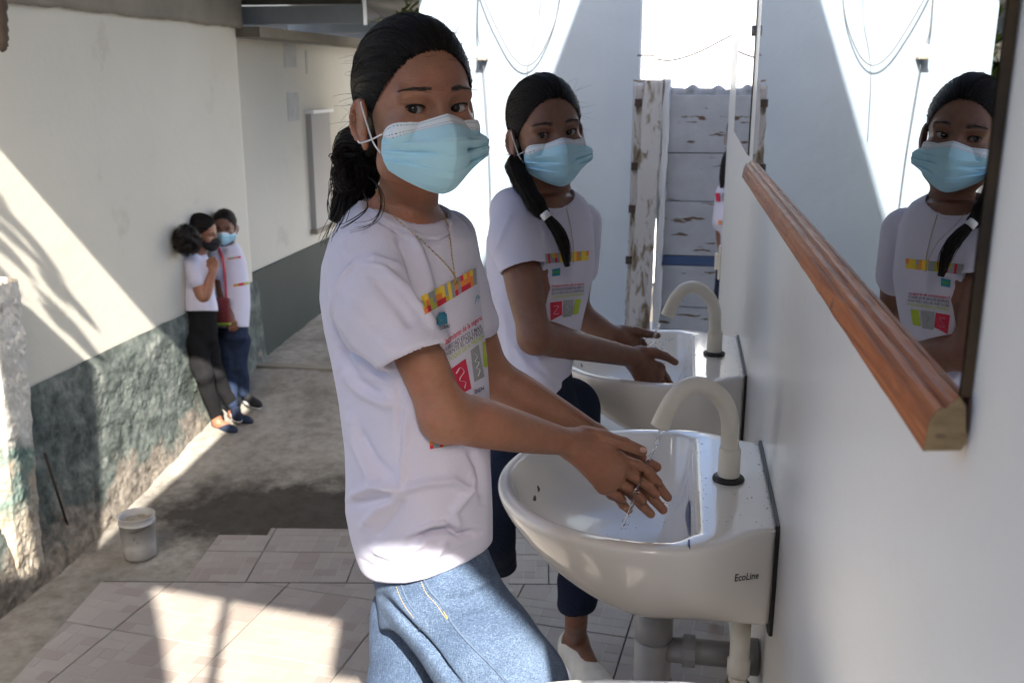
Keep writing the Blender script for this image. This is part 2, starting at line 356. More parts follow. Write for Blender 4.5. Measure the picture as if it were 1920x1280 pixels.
def cut(n, c, lo, hi):                                     # half space  n.(p-c) < 0 is inside
    n = unit(n)
    return (lambda X, Y, Z: (X - c[0]) * n[0] + (Y - c[1]) * n[1] + (Z - c[2]) * n[2]), np.asarray(lo, float), np.asarray(hi, float)
def rows(tab, hem=None, top=None):
    """body volume from measured cross-sections: rows of (row, left, right, distance, half depth)"""
    T = np.array(tab, float); py = T[:, 0]
    pts = [P(x, r[0], r[3] + s * r[4]) for r in T for x in (r[1], r[2]) for s in (-1, 1)]; lo = np.min(pts, 0) - .02; hi = np.max(pts, 0) + .02
    def f(X, Y, Z):
        x, y, z = X - C0[0], Y - C0[1], Z - C0[2]
        w = x * fw[0] + y * fw[1] + z * fw[2]; u = (x * rt[0] + y * rt[1] + z * rt[2]) / w * F + 960; v = 640 - (x * upv[0] + y * upv[1] + z * upv[2]) / w * F
        l = np.interp(v, py, T[:, 1]); r = np.interp(v, py, T[:, 2]); dc = np.interp(v, py, T[:, 3]); b = np.interp(v, py, T[:, 4])
        a = (r - l) / 2 * w / F; e1 = (u - (l + r) / 2) * w / F
        k0 = np.sqrt((e1 / a) ** 2 + ((w - dc) / b) ** 2); k1 = np.sqrt((e1 / a ** 2) ** 2 + ((w - dc) / b ** 2) ** 2) + 1e-6
        d = np.where(k0 > .3, k0 * (k0 - 1) / k1, (k0 - 1) * np.minimum(a, b))
        d = np.maximum(d, (py[0] - v) * w / F)
        if hem is not None: d = np.maximum(d, (v - np.interp(u, hem[0], hem[1])) * w / F)
        else: d = np.maximum(d, (v - py[-1]) * w / F)
        return d
    return f, lo, hi
class Vol:
    def __init__(s, lo, hi, h):
        s.h = h; s.lo = np.asarray(lo, float); s.n = np.ceil((np.asarray(hi) - s.lo) / h).astype(int) + 1; s.tf = None
        s.f = np.full(s.n, 1e3, np.float32); s.ax = [(s.lo[i] + h * np.arange(s.n[i])).astype(np.float32) for i in range(3)]
    def sl(s, lo, hi, pad):
        if s.tf is not None:
            c = np.array([(x, y, z) for x in (lo[0], hi[0]) for y in (lo[1], hi[1]) for z in (lo[2], hi[2])]) @ s.tf[0].T + s.tf[1]; lo, hi = c.min(0), c.max(0)
        a = np.clip(np.floor((lo - pad - s.lo) / s.h).astype(int), 0, s.n); b = np.clip(np.ceil((hi + pad - s.lo) / s.h).astype(int) + 1, 0, s.n)
        q = tuple(slice(a[i], b[i]) for i in range(3)); X, Y, Z = s.ax[0][q[0]][:, None, None], s.ax[1][q[1]][None, :, None], s.ax[2][q[2]][None, None, :]
        if s.tf is not None:
            A, t = s.tf; A = (A / (A[:, 0] @ A[:, 0])).astype(np.float32); t = t.astype(np.float32); x, y, z = X - t[0], Y - t[1], Z - t[2]; X, Y, Z = [A[0][i] * x + A[1][i] * y + A[2][i] * z for i in range(3)]
        return q, X, Y, Z
    def _mix(s, q, d, k, sign):
        c = s.f[q]
        if sign < 0: s.f[q] = np.minimum(c, d) - (np.clip(k - np.abs(c - d), 0, None) ** 2 * (.25 / k) if k > 0 else 0)
        else: s.f[q] = np.maximum(c, d) + (np.clip(k - np.abs(c - d), 0, None) ** 2 * (.25 / k) if k > 0 else 0)
        return s
    def u(s, prim, k=.004):
        f, lo, hi = prim; q, X, Y, Z = s.sl(lo, hi, k + 3 * s.h)
        return s if s.f[q].size == 0 else s._mix(q, f(X, Y, Z), k, -1)
    def sub(s, prim, k=.004, inter=False):
        f, lo, hi = prim; q, X, Y, Z = s.sl(lo, hi, k + 3 * s.h)
        if s.f[q].size == 0: return s
        d = f(X, Y, Z); return s._mix(q, d if inter else -d, k, 1)
    def group(s, prims, kin, k):                           # blend prims among themselves first, then into the body
        lo = np.min([p[1] for p in prims], 0); hi = np.max([p[2] for p in prims], 0); q, X, Y, Z = s.sl(lo, hi, .006 + 3 * s.h)
        if s.f[q].size == 0: return s
        g = None
        for p in prims:
            d = p[0](X, Y, Z)
            g = d if g is None else np.minimum(g, d) - (np.clip(kin - np.abs(g - d), 0, None) ** 2 * (.25 / kin) if kin > 0 else 0)
        return s._mix(q, g, k, -1)
    def mesh(s, relax=1):
        f = s.f; I = f < 0; n = f.shape
        c = np.zeros(tuple(np.array(n) - 1), np.uint8)
        for dx in (0, 1):
            for dy in (0, 1):
                for dz in (0, 1): c += I[dx:n[0] - 1 + dx, dy:n[1] - 1 + dy, dz:n[2] - 1 + dz]
        idx = np.argwhere((c > 0) & (c < 8)); K = len(idx)
        co = [(i, j, k) for i in (0, 1) for j in (0, 1) for k in (0, 1)]
        val = np.stack([f[idx[:, 0] + a, idx[:, 1] + b, idx[:, 2] + d] for a, b, d in co], 1)
        acc = np.zeros((K, 3)); cnt = np.zeros(K)
        for a in range(8):
            for b in range(a + 1, 8):
                ca, cb = np.array(co[a]), np.array(co[b])
                if np.abs(ca - cb).sum() != 1: continue
                m = (val[:, a] < 0) != (val[:, b] < 0); va = np.clip(val[m, a], -1, 1); vb = np.clip(val[m, b], -1, 1); t = va / (va - vb)
                acc[m] += ca + t[:, None] * (cb - ca); cnt[m] += 1
        V = s.lo + s.h * (idx + acc / cnt[:, None])
        vid = np.full(c.shape, -1, np.int32); vid[idx[:, 0], idx[:, 1], idx[:, 2]] = np.arange(K)
        Q = []
        for ax in range(3):
            o1, o2 = [(1, 2), (2, 0), (0, 1)][ax]
            A = [slice(None)] * 3; B = [slice(None)] * 3; A[ax] = slice(0, -1); B[ax] = slice(1, None)
            e = np.argwhere(I[tuple(A)] != I[tuple(B)]); lim = np.array(c.shape)
            e = e[(e[:, o1] >= 1) & (e[:, o2] >= 1) & (e[:, o1] < lim[o1]) & (e[:, o2] < lim[o2])]
            def at(d1, d2):
                q = e.copy(); q[:, o1] += d1; q[:, o2] += d2; return vid[q[:, 0], q[:, 1], q[:, 2]]
            q = np.stack([at(-1, -1), at(0, -1), at(0, 0), at(-1, 0)], 1); ins = I[e[:, 0], e[:, 1], e[:, 2]]
            q[~ins] = q[~ins][:, ::-1]; Q.append(q)
        Q = np.vstack(Q); Q = Q[(Q >= 0).all(1)]
        for _ in range(relax):
            S = np.zeros_like(V); W = np.zeros(K)
            for a in range(4):
                b = (a + 1) % 4; np.add.at(S, Q[:, a], V[Q[:, b]]); np.add.at(W, Q[:, a], 1); np.add.at(S, Q[:, b], V[Q[:, a]]); np.add.at(W, Q[:, b], 1)
            V = V * .45 + .55 * S / np.maximum(W, 1)[:, None]
        return V, Q
def normals(V, Q):
    n = np.cross(V[Q[:, 2]] - V[Q[:, 0]], V[Q[:, 3]] - V[Q[:, 1]]); S = np.zeros_like(V)
    for a in range(4): np.add.at(S, Q[:, a], n)
    return S / (np.linalg.norm(S, axis=1)[:, None] + 1e-12)
def join(parts):
    V = []; Q = []; b = 0
    for v, q in parts: V.append(v); Q.append(q + b); b += len(v)
    return np.vstack(V), np.vstack(Q)
def folds(V, Q, lines):                                    # cloth relief: ridges and valleys along measured lines
    Nn = normals(V, Q); px, py, w = proj(V); face = np.clip(-(Nn @ fw) * 3, 0, 1); D = np.zeros(len(V))
    for pts, amp, wd in lines:
        p = np.array(pts, float); best = np.full(len(V), 1e9); tt = np.zeros(len(V)); n = len(p) - 1
        for i in range(n):
            a, b = p[i], p[i + 1]; ba = b - a; t = np.clip(((px - a[0]) * ba[0] + (py - a[1]) * ba[1]) / (ba @ ba), 0, 1)
            d = np.hypot(px - a[0] - t * ba[0], py - a[1] - t * ba[1]); m = d < best; best[m] = d[m]; tt[m] = (i + t[m]) / n
        D += amp * np.exp(-(best / wd) ** 2) * np.clip(np.sin(np.clip(tt, .04, .96) * math.pi) * 2.2, 0, 1)
    return V + Nn * (D * face)[:, None]
def wob(V, Q, amp, sc, seed=0):                            # soft random cloth relief
    r = np.random.default_rng(seed); Nn = normals(V, Q); D = np.zeros(len(V))
    for i in range(10):
        k = r.normal(size=3) * sc * (1 + .5 * r.random()); D += np.sin(V @ k + r.random() * 6.28 + 1.5 * np.sin(V @ (k[[1, 2, 0]] * .6)))
    return V + Nn * (amp * D / 3)[:, None]
def bvh(*ms):
    V, Q = join([(np.asarray(v), np.asarray(q)) for v, q in ms]); return BVHTree.FromPolygons([tuple(v) for v in V], [tuple(map(int, q)) for q in Q])
def hit(B, x, y, off=.0012):
    r = Vector(ray(x, y)).normalized(); h = B.ray_cast(Vector(C0), r)
    if h[0] is None: return None
    n = h[1]; n = n if n.dot(r) < 0 else -n
    return np.array(h[0] + n * off - r * off * .5)
# ---------------------------------------------------------------- fractal height helper
def vn(x, y, seed=0):
    r = np.random.default_rng(seed); s = 0
    for o in range(4):
        f = 2.0 ** o
        for _ in range(4):
            a, b, c = r.normal(size=3); s = s + np.sin((x * a + y * b) * f * 1.0 + c * 5 + np.sin((y * a - x * c) * f * .7) * 1.3) / f
    return s / 6
from mathutils import noise as mn
def fr(Y, z, sc, oc=5, off=0.0):
    sh = np.broadcast(Y, z).shape; a = np.broadcast_to(Y, sh).ravel(); b = np.broadcast_to(z, sh).ravel(); out = np.empty(len(a))
    for i in range(len(a)): out[i] = mn.fractal(Vector((a[i] * sc, b[i] * sc, off)), .8, 2.1, oc)
    return out.reshape(sh)
def grid(nu, nv, fn):
    u, v = np.meshgrid(np.linspace(0, 1, nu), np.linspace(0, 1, nv), indexing='ij'); V = np.stack(fn(u, v), -1).reshape(-1, 3)
    i, j = np.meshgrid(np.arange(nu - 1), np.arange(nv - 1), indexing='ij'); b = i * nv + j
    return V, np.stack([b, b + nv, b + nv + 1, b + 1], -1).reshape(-1, 4)

# ---------------------------------------------------------------- ground of the courtyard
def gz(Y): return np.interp(Y, [0, 4.5, 5.2, 6.0, 6.97, 7.02, 8.6, 12], [-1.08, -1.07, -1.0, -.885, -.72, -.84, -.76, -.62])
def ground_mat():
    m, nt, b = nodes('worn cement ground'); L = nt.links; g = N(nt, 'NewGeometry'); p = g.outputs['Position']
    n = noise(nt, p, 2.2, 9, .62); r = ramp(nt, n.outputs['Fac'], [(.30, (.17, .155, .13)), (.5, (.30, .28, .245)), (.7, (.40, .375, .33))])
    # dark damp dirt that lies across the yard in front of the steps
    mp = N(nt, 'Mapping'); L.new(p, mp.inputs[0]); mp.inputs['Location'].default_value = (2.05 / 1.05, -5.0 / .45, 0); mp.inputs['Scale'].default_value = (1 / 1.05, 1 / .45, 0)
    ln = N(nt, 'VectorMath', operation='LENGTH'); L.new(mp.outputs[0], ln.inputs[0])
    n2 = noise(nt, p, 5, 8, .7); s = N(nt, 'Math', operation='MULTIPLY_ADD'); L.new(n2.outputs['Fac'], s.inputs[0]); s.inputs[1].default_value = 1.5; L.new(ln.outputs['Value'], s.inputs[2])
    rr = ramp(nt, s.outputs[0], [(.0, (1, 1, 1)), (.01, (1, 1, 1))]); e = rr.color_ramp.elements; e[0].position = .72; e[0].color = (.95, .95, .95, 1); e[1].position = .98; e[1].color = (0, 0, 0, 1)
    sc = N(nt, 'Math', operation='MULTIPLY'); L.new(s.outputs[0], sc.inputs[0]); sc.inputs[1].default_value = .52; L.new(sc.outputs[0], rr.inputs[0])
    mx = N(nt, 'MixRGB'); L.new(rr.outputs[0], mx.inputs[0]); L.new(r.outputs[0], mx.inputs[1]); mx.inputs[2].default_value = (.035, .03, .024, 1)
    # the earth near the pillar is browner
    n3 = noise(nt, p, 14, 6, .7); mx2 = N(nt, 'MixRGB', blend_type='MULTIPLY'); mx2.inputs[0].default_value = .6; L.new(mx.outputs[0], mx2.inputs[1])
    L.new(ramp(nt, n3.outputs['Fac'], [(.35, (.5, .47, .42)), (.6, (1, 1, 1))]).outputs[0], mx2.inputs[2])
    L.new(mx2.outputs[0], b.inputs['Base Color']); b.inputs['Roughness'].default_value = .9
    nb = noise(nt, p, 35, 8, .7); bp = N(nt, 'Bump', ins={'Strength': .5, 'Distance': .01}); L.new(nb.outputs['Fac'], bp.inputs['Height']); L.new(bp.outputs[0], b.inputs['Normal'])
    return m
def gfun(u, v):
    X = -3.9 + u * 3.1; Y = v * 12; Yq = Y
    return X, Y, gz(Yq) + .012 * vn(X * 6, Y * 6, 3) + .005 * vn(X * 25, Y * 25, 4)
V, Q = grid(110, 420, gfun)
o = struct(mk('ground', V, Q, ground_mat(), smooth=True))
far = MB(); far.box((-120, -90, -1.5), (120, 160, -1.25)); struct(far.build('far_ground', M['slab']))
# pale step edge where the yard ends at the ramp
mb = MB(); mb.box((-3.22, 6.90, -1.2), (-.8, 7.0, -.712)); struct(mb.build('step_edge', M['concrete'], bevel=.012))

# concrete walkway beside the wall towards the gate
mb = MB(); mb.box((-1.0, 3.24, -1.2), (.45, 6.6, -.175)); struct(mb.build('walkway', pm('pale cement walkway', (.38, .38, .37), .85, (.30, .30, .29), 4, .3, .3, 30), bevel=.01))
# a pale upstand at the foot of the limewashed wall
# ---------------------------------------------------------------- tiled platform and the step below it
def clip(poly, A, b):                                      # keep points with A.p <= b
    out = []; n = len(poly)
    for i in range(n):
        p, q = poly[i], poly[(i + 1) % n]; dp, dq = A @ p - b, A @ q - b
        if dp <= 0: out.append(p)
        if dp * dq < 0: out.append(p + (q - p) * dp / (dp - dq))
    return out
def hs(poly):
    H = []; n = len(poly); a = sum(poly[i][0] * poly[(i + 1) % n][1] - poly[(i + 1) % n][0] * poly[i][1] for i in range(n))
    for i in range(n):
        p, q = poly[i], poly[(i + 1) % n]; d = q - p; nn = np.array([d[1], -d[0]]) * (1 if a > 0 else -1); nn /= np.linalg.norm(nn); H.append((nn, nn @ p))
    return H
def layout(seed):
    r = random.Random(seed); g = [[0] * 8 for _ in range(8)]; out = []
    for i in range(8):
        for j in range(8):
            if g[i][j]: continue
            ops = [(1, 1), (2, 1), (1, 2), (2, 2), (2, 1), (1, 2), (1, 1)]; r.shuffle(ops)
            for w, h in ops:
                if i + w <= 8 and j + h <= 8 and all(not g[i + a][j + b] for a in range(w) for b in range(h)):
                    for a in range(w):
                        for b in range(h): g[i + a][j + b] = 1
                    out.append((i / 8, j / 8, (i + w) / 8, (j + h) / 8, r.choice([1, 1, 1, 2, 2, 3]))); break
    return out
LAY = [layout(s) for s in (3, 8, 15)]
def tiles(parent, region, org, a1, z, T=.33, gap=.004, seed=1):
    a1 = np.array(a1) / np.linalg.norm(a1); a2 = np.array([-a1[1], a1[0]]); H = hs(region); r = random.Random(seed)
    R1 = [(p - org) @ a1 / T for p in region]; R2 = [(p - org) @ a2 / T for p in region]
    for i in range(math.floor(min(R1)), math.ceil(max(R1))):
        for j in range(math.floor(min(R2)), math.ceil(max(R2))):
            o = org + a1 * i * T + a2 * j * T; g = gap / 2
            def W(u, v): return o + a1 * u + a2 * v
            base = [W(g, g), W(T - g, g), W(T - g, T - g), W(g, T - g)]
            for A, b in H:
                if base: base = clip(base, A, b)
            if len(base) < 3: continue
            mb = MB(); dz = r.uniform(-.0008, .0008); mb.prism([tuple(p) for p in base], 2, z - .012, z - .0006 + dz, 0)
            S = T - gap
            for (u0, v0, u1, v1, c) in r.choice(LAY):
                e = .0011; q = [W(g + u0 * S + e, g + v0 * S + e), W(g + u1 * S - e, g + v0 * S + e), W(g + u1 * S - e, g + v1 * S - e), W(g + u0 * S + e, g + v1 * S - e)]
                for A, b in H:
                    if q: q = clip(q, A, b - .001)
                if len(q) >= 3: mb.prism([tuple(p) for p in q], 2, z - .003, z + dz, c)
            mb.build('tile', [M['grout'], M['t1'], M['t2'], M['t3']], parent)
def v2(*a): return np.array(a, float)
pf = [v2(-1.61, 2.391), v2(-1.36, .40), v2(-1.36, -1.5), v2(.185, -1.5), v2(.185, 2.665)]
mb = MB(); mb.prism([tuple(p) for p in pf], 2, -1.2, -.011); plat = struct(mb.build('platform', M['slab']))
tiles(plat, [v2(-1.61, 2.391), v2(-1.40, .70), v2(.184, .70), v2(.184, 2.664)], v2(-1.069, 2.449) - .33 * 6 * v2(.108, .994) + .05 * v2(.108, .994) * 0, (.994, -.108), 0.0)
mb = MB(); mb.prism([(-1.61, 2.393), (.184, 2.667), (.184, 2.682), (-1.61, 2.407)], 2, -.19, -.006); mb.build('edge_strip', pm('dark edge strip', (.06, .05, .045), .9), plat)  # thin dark strip along the platform's far edge
c8, s8 = math.cos(R(8)), math.sin(R(8)); O2 = v2(-1.545, 2.72); E1 = v2(c8, s8); E2 = v2(s8, -c8)
def S2(a, b): return O2 + E1 * a + E2 * b
reg = [S2(.0, .55), S2(.016, -.345), S2(.19, -.36), S2(.19, -.405), v2(.184, 3.42), v2(.184, 2.3)]
mb = MB(); mb.prism([tuple(p) for p in reg], 2, -1.2, -.183); step = struct(mb.build('tiled_step', M['slab']))
tiles(step, [S2(0, .42), S2(.016, -.345), S2(1.9, -.345), S2(1.9, .42)], S2(.539, .11), tuple(E1), -.17, seed=5)
tiles(step, [S2(.19, -.347), S2(.19, -.405), S2(1.9, -.405), S2(1.9, -.347)], S2(.539, .11), tuple(E1), -.17, seed=6)

# ---------------------------------------------------------------- left boundary wall
def lw_x(Y, z): return np.full_like(Y, -3.2)
lw = thing('boundary_wall', 'long cream plastered wall with rough dark green painted base on the left', 'wall', (-3.2, 4, -1.1))
mb = MB(); mb.prism([(-3.6, 1.0), (-3.2, 1.0), (-3.2, 7.06), (-3.215, 7.12), (-3.25, 7.15), (-3.34, 7.16), (-3.6, 7.16)], 2, -1.5, 1.775)
o = mb.build('plaster', M['wall_cream'], lw)
mb = MB(); mb.prism([(-3.6, 7.16), (-3.33, 7.16), (-3.33, 9.3), (-3.33, 12.5), (-3.6, 12.5)], 2, -1.5, 1.70); mb.build('set_back_plaster', M['wall_cream2'], lw)
def low(u, v):
    Y = 3.0 + u * 4.13; z = -1.35 + v * 1.26; out = .012 + np.interp(v, [0, .25, .6, .93, 1], [.13, .085, .035, .018, .002])
    rough = np.interp(v, [0, .93, 1], [1, 1, 0]) * np.interp(Y, [3, 6.2, 7.1], [1, .9, .3])
    X = -3.2 + out + .013 * rough * fr(Y, z, 6, 6) + .009 * rough * np.abs(fr(Y, z, 30, 3, 4.0))
    return X, Y, z + .006 * vn(Y * 9, z * 0, 5) * (v > .97)
V, Q = grid(420, 130, low)
def low_mat():
    m, nt, b = nodes('rough base, green paint worn to tan below'); L = nt.links; g = N(nt, 'NewGeometry'); p = g.outputs['Position']
    n = noise(nt, p, 9, 7, .65); r = ramp(nt, n.outputs['Fac'], [(.36, (.042, .052, .045)), (.52, (.10, .118, .104)), (.70, (.21, .22, .195))])
    sp = N(nt, 'SeparateXYZ'); L.new(p, sp.inputs[0]); n2 = noise(nt, p, 3.5, 7, .7)
    a = N(nt, 'Math', operation='MULTIPLY_ADD'); L.new(n2.outputs['Fac'], a.inputs[0]); a.inputs[1].default_value = 1.3; sh_ = N(nt, 'Math', operation='ADD'); L.new(sp.outputs['Z'], sh_.inputs[0]); sh_.inputs[1].default_value = .22; L.new(sh_.outputs[0], a.inputs[2])
    r2 = ramp(nt, a.outputs[0], [(0, (1, 1, 1)), (.12, (0, 0, 0))]); mx = N(nt, 'MixRGB'); L.new(r2.outputs[0], mx.inputs[0]); L.new(r.outputs[0], mx.inputs[1])
    n4 = noise(nt, p, 16, 6); L.new(ramp(nt, n4.outputs['Fac'], [(.35, (.12, .10, .08)), (.65, (.30, .26, .21))]).outputs[0], mx.inputs[2])
    L.new(mx.outputs[0], b.inputs['Base Color']); b.inputs['Roughness'].default_value = .9
    nb = noise(nt, p, 60, 8, .7); bp = N(nt, 'Bump', ins={'Strength': .6, 'Distance': .01}); L.new(nb.outputs['Fac'], bp.inputs['Height']); L.new(bp.outputs[0], b.inputs['Normal'])
    return m
M['low'] = low_mat()
mk('rough_base', V, Q, M['low'], lw, True)
mb = MB(); mb.box((-3.34, 7.10, -1.5), (-3.305, 12.4, -.085)); mb.build('painted_base', pm('smooth dark green wall base', (.010, .018, .015), .7, (.018, .028, .024), 4, .3, .2, 25, c3=(.07, .06, .048), s3=6, lim3=(.64, .78)), lw)
# raw concrete beam on top, with ragged underside
def beamf(u, v):
    Y = 1 + u * 6.14; a = v
    X = np.interp(a, [0, .1, .5, 1], [-3.21, -3.165, -3.16, -3.16]) + .006 * vn(Y * 14, a * 6, 31)
    z = np.interp(a, [0, .1, .5, 1], [1.765, 1.755, 1.95, 2.35]) + np.where(a < .2, .016 * vn(Y * 12, Y * 0, 33), 0)
    return X, Y, z
V, Q = grid(500, 12, beamf); mk('ring_beam', V, Q[:, ::-1], M['concrete'], lw, True)
mb = MB(); mb.box((-3.6, 1, 1.775), (-3.24, 7.14, 2.35)); mb.box((-3.2, 7.02, 1.79), (-3.165, 7.14, 2.4)); mb.build('beam_core', M['concrete'], lw)
# drip and damp marks: thin flakes standing on the set-back wall
mb = MB()
for (y, z0, w, h) in ((8.30, 1.50, .28, .20), (8.32, 1.05, .26, .24), (8.80, 1.45, .05, .2)): mb.box((-3.329, y, z0), (-3.3265, y + w, z0 + h))
mb.build('grey_patch', pm('grey cement patch', (.33, .33, .32), .9, (.42, .41, .39), 8, .2), lw)
# window with a grey shutter board
wd = thing('window_shutter', 'grey board shutter on the set-back wall with white top ledge', 'shutter', (-3.33, 8.9, .6))
mb = MB(); mb.box((-3.33, 8.73, .06), (-3.275, 9.22, 1.10)); mb.build('board', M['window_grey'], wd, bevel=.004)
mb = MB(); mb.box((-3.33, 8.70, 1.102), (-3.24, 9.24, 1.135)); mb.build('ledge', M['white_paint'], wd, bevel=.003)
mb = MB(); mb.box((-3.33, 8.70, .02), (-3.26, 9.24, .058)); mb.build('sill', M['concrete'], wd, bevel=.003)
# thin crack wire on the wall
# ---------------------------------------------------------------- roof over the passage
rf = thing('passage_roof', 'dark metal roof beams and corrugated zinc sheets above the passage', 'roof', (-3.0, 7.3, 1.8))
mb = MB(); mb.box((-3.32, 7.25, 1.80), (-2.30, 7.256, 1.915)); mb.box((-3.32, 7.25, 1.794), (-2.30, 7.31, 1.80)); mb.box((-3.32, 7.25, 1.915), (-2.30, 7.31, 1.921)); mb.box((-2.298, 7.24, 1.785), (-2.285, 7.32, 2.02)); mb.build('channel_beam', M['steel'], rf)
mb = MB(); mb.box((-3.32, 8.4, 1.78), (-2.1, 8.48, 1.86)); mb.build('rear_beam', M['steel'], rf)
mb = MB(); mb.box((-3.33, 7.17, 1.702), (-3.05, 12.3, 1.775)); mb.build('wall_plate', M['concrete'], rf)
def corr(u, v, x0, x1, y0, y1, z0, z1, pitch=.075, amp=.011, along='x'):
    X = x0 + (x1 - x0) * u; Y = y0 + (y1 - y0) * v; Zz = z0 + (z1 - z0) * (u if along == 'x' else v)
    return X, Y, Zz + amp * np.sin((Y if along == 'x' else X) * 2 * math.pi / pitch)
def sheet(name, n1, n2, fn, mat, parent, th=.002):
    V, Q = grid(n1, n2, fn); o = mk(name, V, Q, mat, parent, True); s = o.modifiers.new('solid', 'SOLIDIFY'); s.thickness = th; return o
sheet('zinc_sheet', 3, 500, lambda u, v: corr(u, v, -3.5, -2.2, 7.15, 12, 2.05, 2.13), M['zinc'], rf)
sheet('zinc_sheet', 3, 300, lambda u, v: corr(u, v, -2.25, -1.72, 7.0, 9.6, 2.14, 1.98), M['zinc'], rf)
mb = MB(); mb.box((-3.6, 2.76, 2.60), (-1.25, 7.3, 2.68)); mb.build('upper_sheet', M['zinc'], rf)
mb = MB(); mb.box((-3.4, 7.26, 1.93), (-2.3, 7.3, 2.6)); mb.build('gable_board', pm('dark weathered board', (.05, .045, .035), .9, (.09, .08, .06), 4), rf)

# rough stub wall (lit pillar at the left edge)
cs = thing('stub_wall', 'rough white plastered stub wall end lit by the sun at the left edge', 'wall', (-3.1, 4.2, -1.1))
def stub(u, v):
    # around the end: u runs from the yard-side face over the rounded nose to the camera-side face, v goes up
    A = onZ(90, 1082, -1.07); B = P(45, 520, 4.72)
    z = -1.30 + v * (B[2] + 1.30); t = (z - A[2]) / (B[2] - A[2]); ex = A[0] + (B[0] - A[0]) * np.clip(t, -.2, 1.2); ey = A[1] + (B[1] - A[1]) * np.clip(t, -.2, 1.2)
    top = np.clip((v - .9) / .1, 0, 1) ** 2
    ang = u
    X = np.interp(ang, [0, .42, .5, .86, .92, 1], [-.75, -.04, 0, 0, -.03, -.4]) ; Y = np.interp(ang, [0, .42, .5, .86, .92, 1], [-.27, -.26, -.22, -.03, 0, 0])
    n1 = fr(Y + X, z, 7, 5, 2.0); n2 = np.abs(fr(Y + X, z, 24, 3, 7.0)); w = .011 * n1 + .009 * n2
    return ex + X - top * .02 + w * np.interp(ang, [0, .4, .6, 1], [.2, .5, 1, 1]) , ey + Y - .0 - w * np.interp(ang, [0, .4, .6, 1], [1, 1, .3, 0]), z + .02 * vn(X * 8, Y * 8, 25) * (v > .95)
V, Q = grid(150, 190, stub)
top_ring = [i * 190 + 189 for i in range(150)]
def stub_mat():
    m, nt, b = nodes('rough plaster, white above worn green'); L = nt.links; g = N(nt, 'NewGeometry'); p = g.outputs['Position']
    n = noise(nt, p, 8, 7, .65); r = ramp(nt, n.outputs['Fac'], [(.35, (.62, .58, .50)), (.6, (.70, .67, .60)), (.7, (.40, .34, .26))])
    sp = N(nt, 'SeparateXYZ'); L.new(p, sp.inputs[0]); n2 = noise(nt, p, 6, 6, .7)
    def zmix(lo, hi, amt):
        a = N(nt, 'Math', operation='MULTIPLY_ADD'); L.new(n2.outputs['Fac'], a.inputs[0]); a.inputs[1].default_value = amt; L.new(sp.outputs['Z'], a.inputs[2])
        mr = N(nt, 'MapRange'); L.new(a.outputs[0], mr.inputs[0]); mr.inputs[1].default_value = lo; mr.inputs[2].default_value = hi; mr.inputs[3].default_value = 1; mr.inputs[4].default_value = 0; return mr
    mx = N(nt, 'MixRGB'); L.new(zmix(-.16, -.10, .3).outputs[0], mx.inputs[0]); L.new(r.outputs[0], mx.inputs[1])
    L.new(ramp(nt, n.outputs['Fac'], [(.35, (.10, .17, .14)), (.5, (.22, .28, .24)), (.62, (.46, .38, .29))]).outputs[0], mx.inputs[2])
    mx2 = N(nt, 'MixRGB'); L.new(zmix(-.50, -.35, .35).outputs[0], mx2.inputs[0]); L.new(mx.outputs[0], mx2.inputs[1])
    L.new(ramp(nt, n.outputs['Fac'], [(.35, (.36, .29, .21)), (.6, (.52, .46, .37))]).outputs[0], mx2.inputs[2])
    L.new(mx2.outputs[0], b.inputs['Base Color']); b.inputs['Roughness'].default_value = .92
    nb = noise(nt, p, 70, 8, .7); bp = N(nt, 'Bump', ins={'Strength': .7, 'Distance': .01}); L.new(nb.outputs['Fac'], bp.inputs['Height']); L.new(bp.outputs[0], b.inputs['Normal'])
    return m
st = mk('rough_plaster', V, Q, stub_mat(), cs, True)
b0 = P(45, 520, 4.72)
mb = MB(); mb.box((b0[0] - .75, b0[1] - .22, -1.3), (b0[0] - .075, b0[1] - .03, b0[2] - .005)); mb.build('masonry_core', M['stucco'], cs, bevel=.02)
# leaning rod and bucket
a, b = onZ(140, 1025, -1.06), P(84, 850, 4.85)
o = mk('iron_rod', *tube([a, b], .007, 8), M['rust'], smooth=True); tag(o, 'thin dark iron rod leaning against the rough stub wall', 'rod')
bp_ = onZ(263, 1040, -1.055)
bk = thing('bucket', 'small dirty white plastic bucket with cement crumbs on the yard floor', 'bucket', tuple(bp_))
r0, r1, h = .082, .093, .235
prof = [(0, 0), (r0 - .004, 0), (r0, .004), (r0 + .3 * (r1 - r0), h * .3), (r1 - .002, h * .83), (r1 + .003, h * .835), (r1 + .003, h * .85), (r1 - .001, h * .855), (r1, h * .98), (r1 + .003, h), (r1 - .001, h + .002), (r1 - .004, h), (r1 - .006, h * .85), (r1 - .007, h * .80), (0, h * .80)]
def lathe(prof, n=40, org=(0, 0, 0)):
    V = [(org[0] + r * math.cos(2 * math.pi * i / n), org[1] + r * math.sin(2 * math.pi * i / n), org[2] + z) for r, z in prof for i in range(n)]
    Fc = [(k * n + i, k * n + (i + 1) % n, (k + 1) * n + (i + 1) % n, (k + 1) * n + i) for k in range(len(prof) - 1) for i in range(n)]
    return V, Fc
V, Fc = lathe(prof[:-1], 40, bp_); o = mk('shell', V, Fc, M['bucket'], bk, True); 
def cr(u, v):
    a = u * 2 * math.pi; r = v * (r1 - .0065); return bp_[0] + r * np.cos(a), bp_[1] + r * np.sin(a), bp_[2] + h * .84 + .012 * vn(r * 60 * np.cos(a), r * 60 * np.sin(a), 8)
V, Q = grid(60, 22, cr); mk('crumbs', V, Q, M['dirt'], bk, True)
